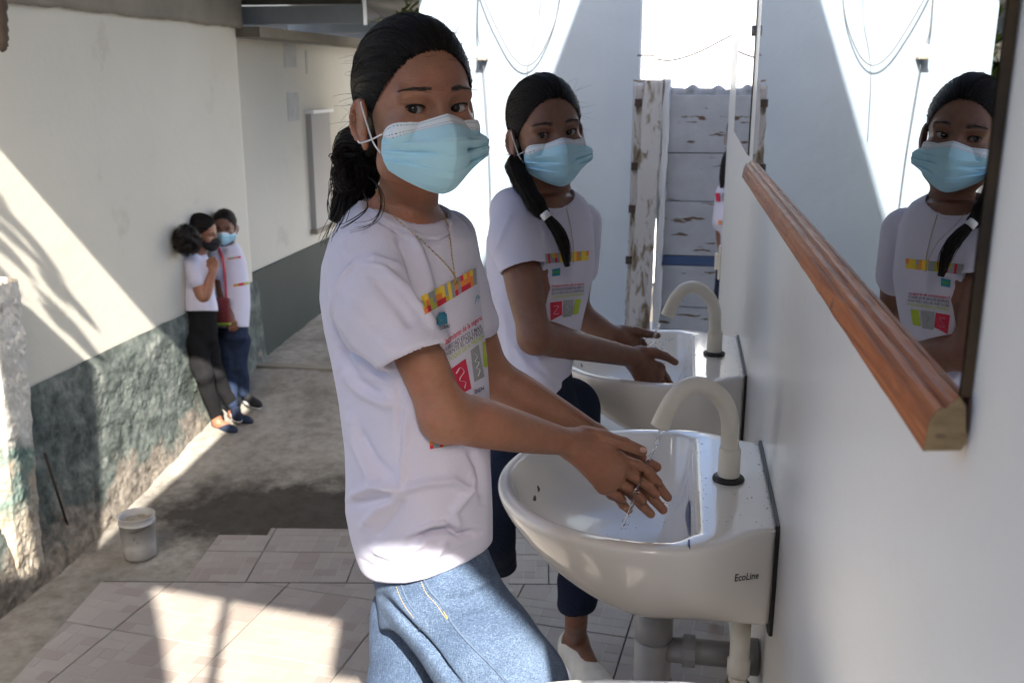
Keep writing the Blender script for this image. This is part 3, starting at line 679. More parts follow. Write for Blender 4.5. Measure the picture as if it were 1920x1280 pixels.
mb = MB(); mb.tube(spline([bp_ + v3(.094 * math.cos(t), .094 * math.sin(t), h * .86 - .03 * math.sin(t * 1.0 - .2) ** 2) for t in np.linspace(-1.5, 1.4, 9)], 24), .0016, 6); mb.build('wire_handle', M['rust'], bk, True)

# ---------------------------------------------------------------- wall with the washbasins
bw = thing('washroom_wall', 'glossy white painted wall carrying the washbasins and mirrors on the right', 'wall', (.3, 2, 0))
def wf(u, v):
    Y = .27 + u * 3.85; z = v * 3.93; return .185 + .0025 * vn(Y * 2.2, z * 2.2, 41) + 0 * Y, Y, z
V, Q = grid(260, 170, wf); mk('painted_face', V, Q[:, ::-1], M['wall_white'], bw, True)
mb = MB(); mb.box((.19, .27, -.2), (2.6, 4.118, 3.93)); mb.build('masonry', M['wall_white'], bw)
mb = MB(); mb.box((.174, 4.08, .62), (.1845, 4.10, .76)); mb.box((.160, 4.085, .66), (.174, 4.095, .73)); mb.build('latch_plate', M['pvc'], bw, bevel=.003)

# ---------------------------------------------------------------- far limewashed wall and things on it
fwall = thing('far_wall', 'white limewashed wall at the end of the walkway, partly in bright sun', 'wall', (-.8, 6.1, 0))
V, Q = grid(60, 120, lambda u, v: (-1.55 + u * 1.30 + 0 * v, 6 + .006 * vn(u * 9, v * 20, 51), -.2 + v * 4.0)); mk('plaster', V, Q, M['back_wall'], fwall, True)
mb = MB(); mb.box((-1.55, 6.01, -.2), (-.25, 6.3, 3.8)); mb.build('masonry', M['back_wall'], fwall)
wire = pm('grey cable', (.10, .10, .10), .6)
def cable(name, px, Y, r, label, mat=wire, n=30):
    o = mk(name, *tube(spline([onY(x, y, Y) for x, y in px], n), r, 6), mat, smooth=True); return tag(o, label, 'cable')
cable('cable', [(898, -30), (912, 10), (935, 60), (960, 105), (985, 124), (1008, 110), (1030, 70), (1045, 25), (1056, -40)], 5.95, .0040, 'dark cable sagging in a loop across the sunlit white wall')
cable('cable', [(1018, -40), (1010, 40), (995, 100), (988, 150), (984, 260)], 5.97, .0016, 'thin faint wire hanging straight down the sunlit wall')
cable('cable', [(897, -20), (896, 60), (902, 92)], 5.96, .004, 'cable entering the little junction box from above')
cable('cable', [(905, 108), (912, 200), (918, 300), (922, 420), (928, 560)], 5.96, .0028, 'thin cable running down from the little junction box')
jb = onY(904, 98, 5.95); mb = MB(); mb.box((jb[0] - .022, 5.93, jb[2] - .035), (jb[0] + .022, 5.995, jb[2] + .03)); jo = mb.build('junction_box', M['white_paint'], bevel=.004); tag(jo, 'small white junction box on the sunlit far wall', 'electrical box')
mb = MB(); mb.box((jb[0] - .026, 5.925, jb[2] - .045), (jb[0] + .026, 5.998, jb[2] - .035)); mb.build('cover', M['dirt'], jo)

# ---------------------------------------------------------------- gate of peeling boards
gt = thing('board_gate', 'weathered gate of wide peeling white boards at the end of the walkway', 'gate', (.05, 5, -.17))
zs = [1.345, 1.075, .842, .585, .535, .315, .10, -.165]
zs = [float(onY(1300, y, 5.0)[2]) for y in (178, 287, 378, 480, 499, 576, 660)] + [-.165]
xl = float(onY(1235, 300, 5.0)[0])
for i in range(len(zs) - 1):
    mb = MB(); t = .004 * (i % 2); mb.box((xl, 5.0 + t, zs[i + 1] + .0015), (.42, 5.025 + t, zs[i] - .0015))
    ob = mb.build('board', M['bluepaint'] if i == 3 else M['peel'], gt, bevel=.003)
    if i == 3: ob['label'] = 'narrow blue painted board'
mb = MB(); mb.box((xl + .01, 5.032, -.16), (.42, 5.04, zs[0] - .01)); mb.build('gap_light_stop', M['rust'], gt)  # dark sheet added to stop light showing through the board gaps
def slant(name, p0, p1, w0, w1, Yc, th, mat, label=None):
    a, b = onY(*p0, Yc), onY(*p1, Yc); k = 5 / 1865
    V, Q = grid(14, 60, lambda u, v: (a[0] + (b[0] - a[0]) * v + (u - .5) * (w0 + (w1 - w0) * v) * k + .003 * vn(v * 30, u * 2, 61), Yc + .004 * vn(u * 3, v * 12, 62), a[2] + (b[2] - a[2]) * v))
    o = mk(name, V, Q, mat, gt, True); s = o.modifiers.new('solid', 'SOLIDIFY'); s.thickness = th; s.offset = 0
    if label: o['label'] = label
slant('post', (1226, 150), (1196, 640), 34, 42, 4.93, .05, M['peelpost'], 'thick post with heavily flaked paint')
slant('post_edge', (1251, 148), (1228, 640), 11, 12, 4.95, .05, pm('white painted lath', (.42, .44, .46), .7))
slant('side_lath', (1201, 160), (1176, 640), 13, 12, 4.96, .03, M['peelpost'])
for y in (193, 312, 392, 488): 
    p = onY(1199 - (y - 193) * .06, y, 4.93); mb = MB(); mb.box((p[0] - .022, 4.92, p[2] - .018), (p[0] + .012, 4.95, p[2] + .018)); mb.build('hinge', M['rust'], gt)
sheet('corrugated_top', 200, 4, lambda u, v: (onY(1195, 150, 5.05)[0] + u * .62, 5.06 + .014 * np.sin(u * 38), onY(1300, 185, 5.05)[2] + (v - .3) * .07 + .018 * np.maximum(0, np.sin(u * 31 + .8)) + .01 * vn(u * 9, 0 * v, 6)), M['peel'], gt)
sh = sheet('side_sheet', 8, 30, lambda u, v: (onY(1183, 300, 5.3)[0] + u * .06 - .0 * v, 5.3 + .01 * np.sin(v * 9), -.17 + v * 1.58), M['peel'], gt)
cable('overhead_wire', [(1195, 104), (1228, 104)], 5.5, .006, 'short thick wire end above the gate post', n=6)
cable('overhead_wire', [(1232, 112), (1262, 113), (1310, 98), (1372, 66)], 5.5, .006, 'wire rising to the right above the gate', n=14)
# neighbour wall far behind the gate
nb_ = MB(); nb_.box((-1.6, 13, -1.2), (4.5, 13.3, 4.2)); tag(nb_.build('neighbour_wall', M['white_paint']), 'white neighbouring wall beyond the gate', 'wall')
nb_ = MB(); nb_.box((-7.5, 12.6, -1.2), (-2.2, 13.1, 2.2)); nb_.box((-7.6, 12.2, 2.2), (-2.0, 13.3, 2.32)); tag(nb_.build('neighbour_house', pm('dark grey wall', (.10, .11, .12), .8)), 'dark grey neighbouring house with flat eave behind the passage', 'house')

def leafy(name, label, cat, c, rad, n, mat, ls=.09, stem=None, group=None):
    t = thing(name, label, cat, (c[0], c[1], -1.1), group)
    r = np.random.default_rng(int(abs(c[0] * 100 + n))); V = []; Fc = []
    for k in range(n):
        d = r.normal(size=3); d /= np.linalg.norm(d); p = np.array(c) + d * np.array(rad) * (r.random() ** .45) * (1 + .25 * math.sin(5 * d[0] + 4 * d[2]))
        a = r.normal(size=3); a /= np.linalg.norm(a); b = np.cross(a, d); b /= np.linalg.norm(b) + 1e-9; s = ls * (.6 + .8 * r.random()); i = len(V)
        V += [p - a * s, p + b * s * .4, p + a * s, p - b * s * .4]; Fc.append((i, i + 1, i + 2, i + 3))
    stuff(mk('crown', V, Fc, mat, t))
    mk('trunk', *tube(spline([(c[0], c[1], -1.25), (c[0] + .05, c[1], c[2] * .3), (c[0], c[1] + .03, c[2])], 8), np.linspace(.09, .03, 8), 8), M['dryleaf'], t, True)
leafy('tree', 'yellow-green leafy tree beyond the left end of the far wall', 'tree', (-2.25, 9.3, 1.25), (.5, .6, .75), 2600, M['leaf'])
leafy('tree', 'taller green tree behind the passage roof', 'tree', (-3.2, 11.5, 2.9), (1.0, .8, .8), 3000, M['leaf'])
# dry stalk hanging at the top left corner
o = mk('hanging_stalk', *tube(spline([P(2, -60, 4.3), P(3, 20, 4.3), P(6, 70, 4.3), P(4, 98, 4.3)], 24), np.interp(np.linspace(0, 1, 24), [0, .6, .9, 1], [.025, .022, .02, .006]) * (1 + .15 * np.sin(np.arange(24) * 2.1)), 9), M['dryleaf'], smooth=True); tag(o, 'dark dry palm stalk hanging in the top left corner', 'palm stalk')

# ---------------------------------------------------------------- canopy overhead and behind the photographer (unseen, outline shaped for the shade it throws)
cn = thing('canopy', 'corrugated sheet canopy above the picture, unseen, its outline shaped for the shade below', 'canopy', (-.7, 1, 2.6))
def cpoly(name, poly, z=2.6):
    mb = MB(); mb.prism(poly, 2, z, z + .03); mb.build(name, M['zinc'], cn)
cpoly('roof_sheet', [(-1.9, -.362), (-.475, -.36), (.13, -.45), (.19, -.70), (.42, -.712), (.62, -.86), (1.2, -.9), (1.2, 2.6), (-.5, 2.6), (-.5, 3.5), (-1.62, 3.5), (-1.62, 2.3), (-1.66, .5), (-1.9, -.2)])  # outline fitted to where the shade edges fall on floor and shirt
cpoly('side_sheet', [(-1.9, -.363), (-.475, -.363), (-.30, -.62), (-.16, -.84), (-.08, -1.1), (-.03, -1.6), (-.05, -2.4), (-1.9, -2.4)])  # second sheet added to shade the left of the sunlit floor patch
mb = MB(); mb.cyl((-.23, -.37, 0), (-.23, -.37, 2.6), .013); mb.build('pole', M['rust'], cn, True)
mb = MB(); mb.box((-7, -3.0, -1.2), (5, -2.7, 3.3)); tag(mb.build('sky_block_wall', pm('cream rear wall', (.42, .40, .36), .85)), 'cream wall added unseen behind the photographer to block sky light', 'house')  # unseen wall added to cut the skylight from behind the camera
# palm fronds that throw the streaked shade on the left wall
pl = thing('palm', 'palm with long drooping leaflets above the yard, outside the picture', 'palm', (-4.2, 2.6, -1.1))
mk('trunk', *tube([(-4.2, 1.9, -1.2), (-4.15, 1.9, 2.9)], [.12, .09], 10), M['dryleaf'], pl, True)
r = random.Random(4); mb = MB()
for k in range(15):
    yw = r.uniform(3.95, 4.7); zw = (5.45 - yw) / 1.055 - r.uniform(.12, .95); t_ = r.uniform(1.7, 2.1)   # each leaflet hangs where its shade reaches the wall
    if yw > 4.45: zw = (5.45 - yw) / 1.055 - r.uniform(.3, .6)
    y = yw - 1.055 * t_; z = zw + t_; x0 = -3.2 + .377 * t_; L = r.uniform(.07, .20); dz = r.uniform(-.03, .03); dy = r.uniform(-.02, .02)
    pts = [(x0 + L * t, y + dy * t, z + dz * t * t) for t in (0, .3, .6, .85, 1)]; wd_ = [.004, .016, .020, .012, .001]
    b_ = len(mb.V)
    for p, w_ in zip(pts, wd_): mb.V += [(p[0], p[1] - w_, p[2] - w_), (p[0], p[1] + w_, p[2] + w_)]
    for i in range(4): mb.F.append((b_ + 2 * i, b_ + 2 * i + 1, b_ + 2 * i + 3, b_ + 2 * i + 2)); mb.M.append(0)
stuff(mb.build('leaflet', M['leaf'], pl))
mb = MB(); mb.box((-2.665, 2.84, -1.2), (-2.455, 2.89, 1.765)); tag(mb.build('shadow_slab', M['stucco'], None, bevel=.02), 'thin upright slab added outside the left of the picture to cast a shadow', 'pillar')  # unseen caster for the wall's shadow edge, thin to spare the stub
# ================================================================ PEOPLE
def headmat(center, face, roll=0.0, pitch=0.0, s=1.0):
    """columns: subject's right, forward, up"""
    f = unit(v3(face[0], face[1], 0)); r = np.cross(f, v3(0, 0, 1)); u = v3(0, 0, 1)
    f, u = f * math.cos(pitch) + u * math.sin(pitch), u * math.cos(pitch) - f * math.sin(pitch)
    r, u = r * math.cos(roll) + u * math.sin(roll), u * math.cos(roll) - r * math.sin(roll)
    return np.stack([r, f, u], 1) * s, np.array(center, float)
def toW(HM, v): return np.asarray(v) @ HM[0].T + HM[1]
def toL(HM, v): return (np.asarray(v) - HM[1]) @ HM[0] / (HM[0][:, 0] @ HM[0][:, 0])
EYX, EYY = .0315, .0562
def head_into(v, HM, nk, neck_r=.044, detail=True):
    v.tf = HM; neck_end = toL(HM, nk)
    v.u(ell((0, -.012, .034), (.0745, .092, .086)), 0)
    v.u(ell((0, .018, -.036), (.0590, .066, .070)), .03)
    v.u(ell((0, .050, -.078), (.028, .028, .022)), .03)
    v.u(cone((-.045, .005, -.075), (.045, .005, -.075), .022, .022), .03)
    for s in (-1, 1):
        v.u(cone((s * .012, .073, .017), (s * .046, .060, .018), .0105, .009), .014)
        v.u(ell((s * .043, .052, -.030), (.020, .020, .018)), .022)
    v.u(cone((0, .072, .010), (0, .094, -.034), .0085, .0105), .014)
    v.u(ell((0, .098, -.040), (.0135, .012, .011)), .008)
    for s in (-1, 1):
        v.u(ell((s * .011, .090, -.043), (.008, .009, .007)), .006)
        v.sub(ell((s * .033, .082, .000), (.019, .012, .0125)), .012)
    v.u(cone((0, -.012, -.055), tuple(neck_end), neck_r * .98, neck_r), .03)
    if detail:
        v.u(ell((0, .082, -.068), (.022, .010, .006)), .006); v.u(ell((0, .080, -.078), (.018, .010, .006)), .006)
        for s in (-1, 1):
            e = (s * EYX, EYY, 0)
            v.u(ell(e, (.0175, .0172, .0160)), .005)
            a = R(5) * s; A = [(math.cos(a), 0, math.sin(a)), (0, 1, 0), (-math.sin(a), 0, math.cos(a))]
            v.sub(ell((s * EYX, EYY + .0150, -.0004), (.0142, .010, .0056), A), .0012)
    for s in (-1, 1):                                      # ears
        ea = []
        ea.append(ell((s * .080, -.016, -.014), (.0062, .017, .028)))
        pts = [(s * (.080 + .009 * max(0, -math.cos(R(t)))), -.016 + .0165 * math.cos(R(t)), -.014 + .029 * math.sin(R(t)) * (1 if t < 180 else .9)) for t in range(20, 261, 24)]
        for a, b in zip(pts[:-1], pts[1:]): ea.append(cone(a, b, .0036, .0036))
        ea.append(ell((s * .080, -.008, -.044), (.0045, .008, .009)))
        ea.append(cone((s * .083, -.018, .002), (s * .083, -.010, -.028), .0028, .0028))
        v.group(ea, .004, .006)
        v.sub(ell((s * .0895, -.0075, -.018), (.0048, .0085, .013)), .003)
        v.sub(ell((s * .0925, -.017, .000), (.0034, .008, .013)), .003)
    v.tf = None; return v
def sph(c, r, nu=20, nv=14, sc=(1, 1, 1)):
    V = []; Fc = []
    for i in range(nv + 1):
        for j in range(nu):
            a = math.pi * i / nv; b = 2 * math.pi * j / nu; V.append((c[0] + r * sc[0] * math.sin(a) * math.cos(b), c[1] + r * sc[1] * math.sin(a) * math.sin(b), c[2] + r * sc[2] * math.cos(a)))
    for i in range(nv):
        for j in range(nu): Fc.append((i * nu + j, (i + 1) * nu + j, (i + 1) * nu + (j + 1) % nu, i * nu + (j + 1) % nu))
    return np.array(V), Fc
def SC(HM): return float(np.linalg.norm(HM[0][:, 0]))
CAPC = v3(0, -.021, .036); CAPR = v3(.0790, .0985, .0930)
def face_parts(root, HM, gaze, mm, brow=.021):
    for s in (1, -1):                                      # eyes with iris, lashes, brows
        c = toW(HM, (s * EYX, EYY, 0)); g = unit(gaze - c); g = unit(g + .12 * (H_ @ v3(0, 0, 0)) if False else g); a1_ = unit(np.cross(g, v3(0, 0, 1))); a2_ = np.cross(a1_, g); V = []; Fc = []; mi = []; nb = 24; st = [0, 5, 10, 18, 26, 27, 40, 60, 90, 130, 180]
        for i_, an in enumerate(st):
            for j_ in range(nb):
                b_ = 2 * math.pi * j_ / nb; r_ = .0146 + (.0005 * math.cos(R(min(an * 3, 90)))); V.append(c + r_ * SC(HM) * (g * math.cos(R(an)) + math.sin(R(an)) * (a1_ * math.cos(b_) + a2_ * math.sin(b_))))
        for i_ in range(len(st) - 1):
            for j_ in range(nb): Fc.append((i_ * nb + j_, (i_ + 1) * nb + j_, (i_ + 1) * nb + (j_ + 1) % nb, i_ * nb + (j_ + 1) % nb)); mi.append(2 if st[i_] < 9 else 1 if st[i_] < 25.5 else 0)
        o = mk('eye', V, Fc, [M['eye'], M['iris'], M['rubber_gloss']], root, True, mi)
        a = R(5) * s; L1 = []; L2 = []
        for t in np.linspace(-1.02, 1.06, 13):
            x = .0142 * t; z = .0056 * math.sqrt(max(0, 1 - (t / 1.08) ** 2)); xr = x * math.cos(a) - z * math.sin(a) * 0; zr = z + x * math.sin(a) * s * 1.0 * (1 if s > 0 else 1)
            zr = z + abs(1) * math.sin(R(5)) * x * (1 if s > 0 else -1) * (1 if s > 0 else 1)
            y = EYY + math.sqrt(max(1e-6, .0176 ** 2 - x * x * .75 - zr * zr)); L1.append((s * EYX + x, y, zr)); L2.append((s * EYX + x * 1.02, y - .0006 - .0015 * (1 - abs(t)), zr + .0048 - .0012 * abs(t)))
        mk('eyelashes', *tube(toW(HM, L1), [.0004] + [.0013] * 11 + [.0006], 6), M['hair'], root, True)
        mk('lid_crease', *tube(toW(HM, np.array(L2) - (0, .0006, 0)), [.0002] + [.0003] * 11 + [.0002], 5), M['lip'] if False else M['skin2'], root, True)
        S = []
        for k in range(150):
            t = rng.random() ** .8; x = s * (.012 + .038 * t); z = brow + .0010 + .0050 * math.sin(t * 2.2) - .0025 * t * t + rng.normal() * .0021 * (1.15 - t)
            p = v3(x, .082 - 8.2 * (abs(x) - .01) ** 2 * 1.3, z); d = v3(s * .007, -.0022, .0018 * (1 - 1.8 * t))
            S.append([p, p + d * .5 + (0, .0006, 0), p + d])
        S = np.array(S); W = toW(HM, S.reshape(-1, 3)).reshape(S.shape)
        # lay the brow hairs on the skin
        for i in range(len(W)):
            for j in range(3):
                h = mm.find_nearest(Vector(W[i, j])); n = np.array(h[1]); q = np.array(h[0]); sg = 1 if n @ (q - HM[1]) > 0 else -1; W[i, j] = q + sg * n * (.0004 + .0006 * (j == 1))
        strands('eyebrow', W, .00030, M['hair_brown'], root, .3)
def mask_parts(root, HM, mat=None, loops=True, fl=1.0, skin=None):
    nu, nv = 100, 110; s, t = np.meshgrid(np.linspace(-1, 1, nu), np.linspace(0, 1, nv), indexing='ij'); a = np.abs(s)
    cy = np.interp(t, [0, .18, .33, .55, .8, .93, 1], [.099, .116, .1235, .119, .106, .088, .070]); cz = np.interp(t, [0, .18, .33, .55, .8, .93, 1], [-.008, -.023, -.038, -.063, -.092, -.106, -.114])
    sy = np.interp(t, [0, .5, 1], [.030, .024, .030]); sz = np.interp(t, [0, .35, .7, 1], [-.029, -.046, -.066, -.080]); sx = np.interp(t, [0, .25, .5, .75, 1], [.0645, .067, .068, .066, .062])
    w = a ** 1.75; wz = a ** (1.15 + .5 * t); X = s * sx; Y = cy + (sy - cy) * w; Zz = cz + (sz - cz) * wz
    # cheeks: keep off the face
    for c, amp, wd, k in ((.32, .0056, .045, 1), (.50, .0064, .045, 1), (.68, .0056, .05, 1)):
        cc = c + .05 * (1 - a); fade = np.clip((a - .25) / .5, 0, 1) * (1 - .75 * np.clip((a - .8) / .2, 0, 1))
        st = 1 / (1 + np.exp(-(t - cc) / .006)) * np.exp(-np.clip(t - cc, 0, 1) / .085)
        Y = Y + amp * st * (.25 + fade); X = X + np.sign(s) * amp * st * fade * .8
    fold = np.exp(-((t - .52 - .10 * (s - .55)) / .05) ** 2) * np.exp(-((s - .62) / .25) ** 2) + np.exp(-((t - .50 + .16 * (s + .55)) / .045) ** 2) * np.exp(-((s + .6) / .22) ** 2)
    Y = Y - .006 * fold; X = X - np.sign(s) * .003 * fold
    Y = Y + .0012 * np.sin(s * 9 + t * 7) * np.sin(t * 11) + .0010 * np.exp(-(s / .035) ** 2) * (t > .1)
    X = X + np.sign(s) * fl * np.where(s < 0, .017, .001) * np.exp(-((t - .48) / .40) ** 4) * np.clip((a - .60) / .40, 0, 1)
    Y = Y + fl * np.where(s < 0, .020, 0) * np.exp(-((t - .48) / .40) ** 4) * np.clip((a - .60) / .40, 0, 1)
    V = np.stack([X, Y, Zz], -1).reshape(-1, 3); i, j = np.meshgrid(np.arange(nu - 1), np.arange(nv - 1), indexing='ij'); b = i * nv + j
    Q = np.stack([b, b + nv, b + nv + 1, b + 1], -1).reshape(-1, 4); UV = np.stack([s * .5 + .5, t], -1).reshape(-1, 2)
    if skin is not None:
        cL = v3(0, -.01, -.04)
        for i_ in range(len(V)):
            p = toW(HM, V[i_]); h_ = skin.find_nearest(Vector(p)); q = np.array(h_[0]); nn_ = np.array(h_[1])
            if nn_ @ (q - toW(HM, cL)) < 0: nn_ = -nn_
            dd = (p - q) @ nn_
            if dd < .0028: V[i_] = toL(HM, q + nn_ * .0028 + (p - q - nn_ * dd) * .3)
    o = mk('face_mask', toW(HM, V), Q[:, ::-1], mat or M['mask'], root, True, uv=UV); m = o.modifiers.new('solid', 'SOLIDIFY'); m.thickness = .0012; m.offset = 0
    if loops:
        for sd in (1, -1):
            A = toW(HM, spline([(sd * .068, .030, -.031), (sd * .078, .012, -.038), (sd * .086, -.012, -.042), (sd * .085, -.026, -.036)], 14)); mk('ear_loop', *tube(A, .0011, 6), M['elastic'], o, True)
            A = toW(HM, spline([(sd * .071, .026, -.056), (sd * .078, .018, -.040), (sd * .082, .006, -.010), (sd * .083, -.004, .010), (sd * .080, -.012, .017)], 18)); mk('ear_loop', *tube(A, .0011, 6), M['elastic'], o, True)
    return o
def hair_cap(root, HM, Q, n, h=.003, seed=1, wisps=60, rad=.0006):
    v = Vol((-.11, -.15, -.14), (.11, .11, .15), h)
    v.u(ell(CAPC, CAPR), 0); v.u(ell((0, -.052, -.020), (.060, .052, .066)), .03)
    v.u(cone((0, -.07, 0), Q, .05, .022), .03)
    lo, hi = (-.13, -.16, -.16), (.13, .13, .16)
    v.sub(((lambda X, Y, Z: (Y - Z - .010 + .016 * np.clip(1 - (X / .062) ** 2, 0, 1)) * .707), v3(*lo), v3(*hi)), .006, inter=True)
    v.sub(ell((.085, .006, -.024), (.020, .028, .030)), .006); v.sub(ell((-.085, .006, -.024), (.020, .028, .030)), .006)
    v.sub(cut((0, -.3, -1), (0, -.06, -.075), lo, hi), .02, inter=True)
    V, F_ = v.mesh(2); N_ = normals(V, F_)
    V = V + N_ * (.0004 * np.sin(V[:, 0] * 260 + 3 * np.sin(V[:, 2] * 40)))[:, None]
    o = mk('hair', toW(HM, V), F_, M['hair'], root, True)
    r = np.random.default_rng(seed); L = []; K = 16; Qd = np.asarray(Q, float)
    while len(L) < n:
        if r.random() < .55:                               # roots along the hairline
            x = r.uniform(-.078, .078); y = .004 + .075 * math.sqrt(max(0, 1 - (x / .08) ** 2)) - r.exponential(.006) + abs(r.normal()) * .0022; z = y - .010 + .016 * max(0, 1 - (x / .062) ** 2) + r.uniform(.0, .004); p = v3(x, y, z)
        else:
            d = r.normal(size=3); p = d
            if p[1] * .1 - p[2] * .1 > 0: continue
        d0 = unit((p - CAPC) / CAPR) if r.random() < 2 else 0; d1 = unit((Qd - CAPC) / CAPR)
        Wd = v3(d0[0] * 1.15 + .06, -.40, max(.22, d0[2]) * 1.25); pts = []; off = r.uniform(.0, .0022) + (r.random() < .06) * r.uniform(0, .0025); ph = r.random() * 6; am = r.normal() * .02
        if (d0[1] * CAPR[1] + CAPC[1]) - (d0[2] * CAPR[2] + CAPC[2]) > .012 - .016 * max(0, 1 - (d0[0] * CAPR[0] / .062) ** 2): continue
        sidev = np.cross(d0, d1); sidev /= np.linalg.norm(sidev) + 1e-9
        for q in np.linspace(0, 1, K):
            d = (1 - q) ** 2 * d0 + 2 * q * (1 - q) * Wd + q * q * d1; d = unit(d + sidev * (am * math.sin(q * 3.14) + .006 * math.sin(q * 9 + ph)))
            g = 1 + (off + .0016 * math.sin(q * math.pi)) / .09; pts.append(CAPC + CAPR * d * g)
        pts[-1] = Qd + r.normal(size=3) * .012; pts[-2] = pts[-2] * .6 + pts[-1] * .4 + unit(pts[-2] - CAPC) * .004
        L.append(pts)
    L = np.array(L); strands('hair_strands', toW(HM, L.reshape(-1, 3)).reshape(L.shape), rad * r.uniform(.7, 1.3, len(L)), M['hair'], o, .6)
    W = []
    for k in range(wisps):                                 # flyaway hairs
        x = r.uniform(-.08, .08); y = .070 * math.sqrt(max(0, 1 - (x / .082) ** 2)) - r.uniform(0, .10); d0 = unit((v3(x, y, y + .02 + r.uniform(0, .05)) - CAPC) / CAPR); p = CAPC + CAPR * d0
        d = unit(v3(r.normal() * .5 + x * 8, -.6 + r.normal() * .5, r.normal() * .5 - .1)); ln = r.uniform(.012, .035); cv = r.normal(size=3) * .3
        W.append([p + d * ln * t + cv * ln * t * t + d0 * .012 * t for t in np.linspace(0, 1, 7)])
    W = np.array(W); strands('loose_hair', toW(HM, W.reshape(-1, 3)).reshape(W.shape), .00028, M['hair'], o, .4)
    return o
def lock(root, path, rad, n, seed, name='ponytail', wav=.004, k=26, r0=.0007, out=.25):
    path = spline(path, k); rad = np.interp(np.linspace(0, 1, k), np.linspace(0, 1, len(rad)), rad); r = np.random.default_rng(seed)
    p, T, Nn, B = frames(path); V, Fc = tube(path, rad * .82, 14); o = mk(name, V, Fc, M['hair'], root, True); L = []
    for s in range(n):
        a = r.random() * 6.283; q = math.sqrt(r.uniform(.45, 1.15)); tw = r.normal() * .5; t = np.linspace(0, 1, k); ph = r.random() * 6; fr = r.uniform(3, 8)
        aa = a + tw * t; w = wav * np.sin(t * fr + ph) * t; rr = rad * q * (1 + out * t * r.normal() * .6)
        L.append(path + Nn * (rr * np.cos(aa) + w)[:, None] + B * (rr * np.sin(aa))[:, None])
    strands(name + '_strands', np.array(L), r0 * r.uniform(.7, 1.3, n), M['hair'], o, .35); return o
def curls(root, seeds, name='loose_locks', r0=.0006, per=4):
    L = []
    for pts in seeds:
        b = spline(pts, 26)
        for k in range(per): L.append(b + np.linspace(0, 1, 26)[:, None] * rng.normal(size=3) * .005 + rng.normal(size=3) * .0012)
    strands(name, np.array(L), r0, M['hair'], root, .4)
def limb(v, pts, rs, k=.02, s=None, q=1):
    n = 15 if len(pts) > 2 else 2; q_ = spline([tuple(p) + (r,) for p, r in zip(pts, rs)], n) if len(pts) > 2 else np.array([tuple(p) + (r,) for p, r in zip(pts, rs)])
    g = [cone(q_[i][:3], q_[i + 1][:3], q_[i][3], q_[i + 1][3]) for i in range(n - 1)]; v.group(g, 0, k)
def finger(pts, rs): return [cone(pts[i], pts[i + 1], rs[i], rs[i + 1]) for i in range(len(pts) - 1)]
def hand(v, wrist, mcp, fingers, thumb, rw=.0165, rm=.0112, nrm=None, th=.78):
    """palm fans out from the wrist to the four knuckles; each finger is its own chain"""
    pal = [cone(wrist, m, rw * .9, rm, nrm, th) if nrm is not None else cone(wrist, m, rw, rm) for m in mcp]
    pal += [cone(mcp[i], mcp[i + 1], rm * .98, rm * .98) for i in range(3)]
    v.group(pal, .010, .014)
    for m, f in zip(mcp, fingers):
        v.group(finger([m] + f[0], [rm * .85] + f[1]), .0028, .0030)
    v.group(finger(thumb[0], thumb[1]), .004, .007)
def PX(*a): return P(*a)
def sdf_bounds(pts, pad): p = np.array(pts); return p.min(0) - pad, p.max(0) + pad

# ---------------------------------------------------------------- flat print laid onto the cloth
def Bil(q, u, v): return (1 - v) * ((1 - u) * q[0] + u * q[1]) + v * ((1 - u) * q[3] + u * q[2])
class Prints:                                              # every band, line of lettering and emblem is a part of its own
    def __init__(s): s.L = []
    def seg(s, name): s.L.append((name, MB())); return s.L[-1][1]
    def build(s, _, mats, parent):
        for n_, m_ in s.L:
            if m_.V: m_.build(n_, mats, parent)
def decal_cells(MBo, B, quad, cells, off=.0012, n=3):
    """cells: (u0,v0,u1,v1,mat) within the measured quadrilateral (tl,tr,br,bl)"""
    MBo = MBo.seg('print_band' if len(cells) > 5 else 'print_emblem'); q = [np.array(p, float) for p in quad]
    for (u0, v0, u1, v1, m) in cells:
        H = [[hit(B, *Bil(q, u0 + (u1 - u0) * i / n, v0 + (v1 - v0) * j / n), off) for j in range(n + 1)] for i in range(n + 1)]
        for i in range(n):
            for j in range(n):
                p = [H[i][j], H[i][j + 1], H[i + 1][j + 1], H[i + 1][j]]
                if any(x is None for x in p): continue
                if max(np.linalg.norm(p[a] - p[b]) for a, b in ((0, 2), (1, 3))) > .05: continue
                MBo.add(p, [(0, 1, 2, 3)], m)
FONT = None
def text_polys(s, shear=0, bold=0):
    c = bpy.data.curves.new('t', 'FONT'); c.body = s; c.shear = shear; c.offset = bold; c.resolution_u = 2; o = bpy.data.objects.new('t', c); COL.objects.link(o)
    dg = bpy.context.evaluated_depsgraph_get(); me = o.evaluated_get(dg).to_mesh(); bm = bmesh.new(); bm.from_mesh(me); bmesh.ops.triangulate(bm, faces=bm.faces)
    V = np.array([v.co[:2] for v in bm.verts]); Fc = [[v.index for v in f.verts] for f in bm.faces]; bm.free(); o.evaluated_get(dg).to_mesh_clear(); bpy.data.objects.remove(o); bpy.data.curves.remove(c)
    V[:, 0] -= V[:, 0].min(); return V, Fc
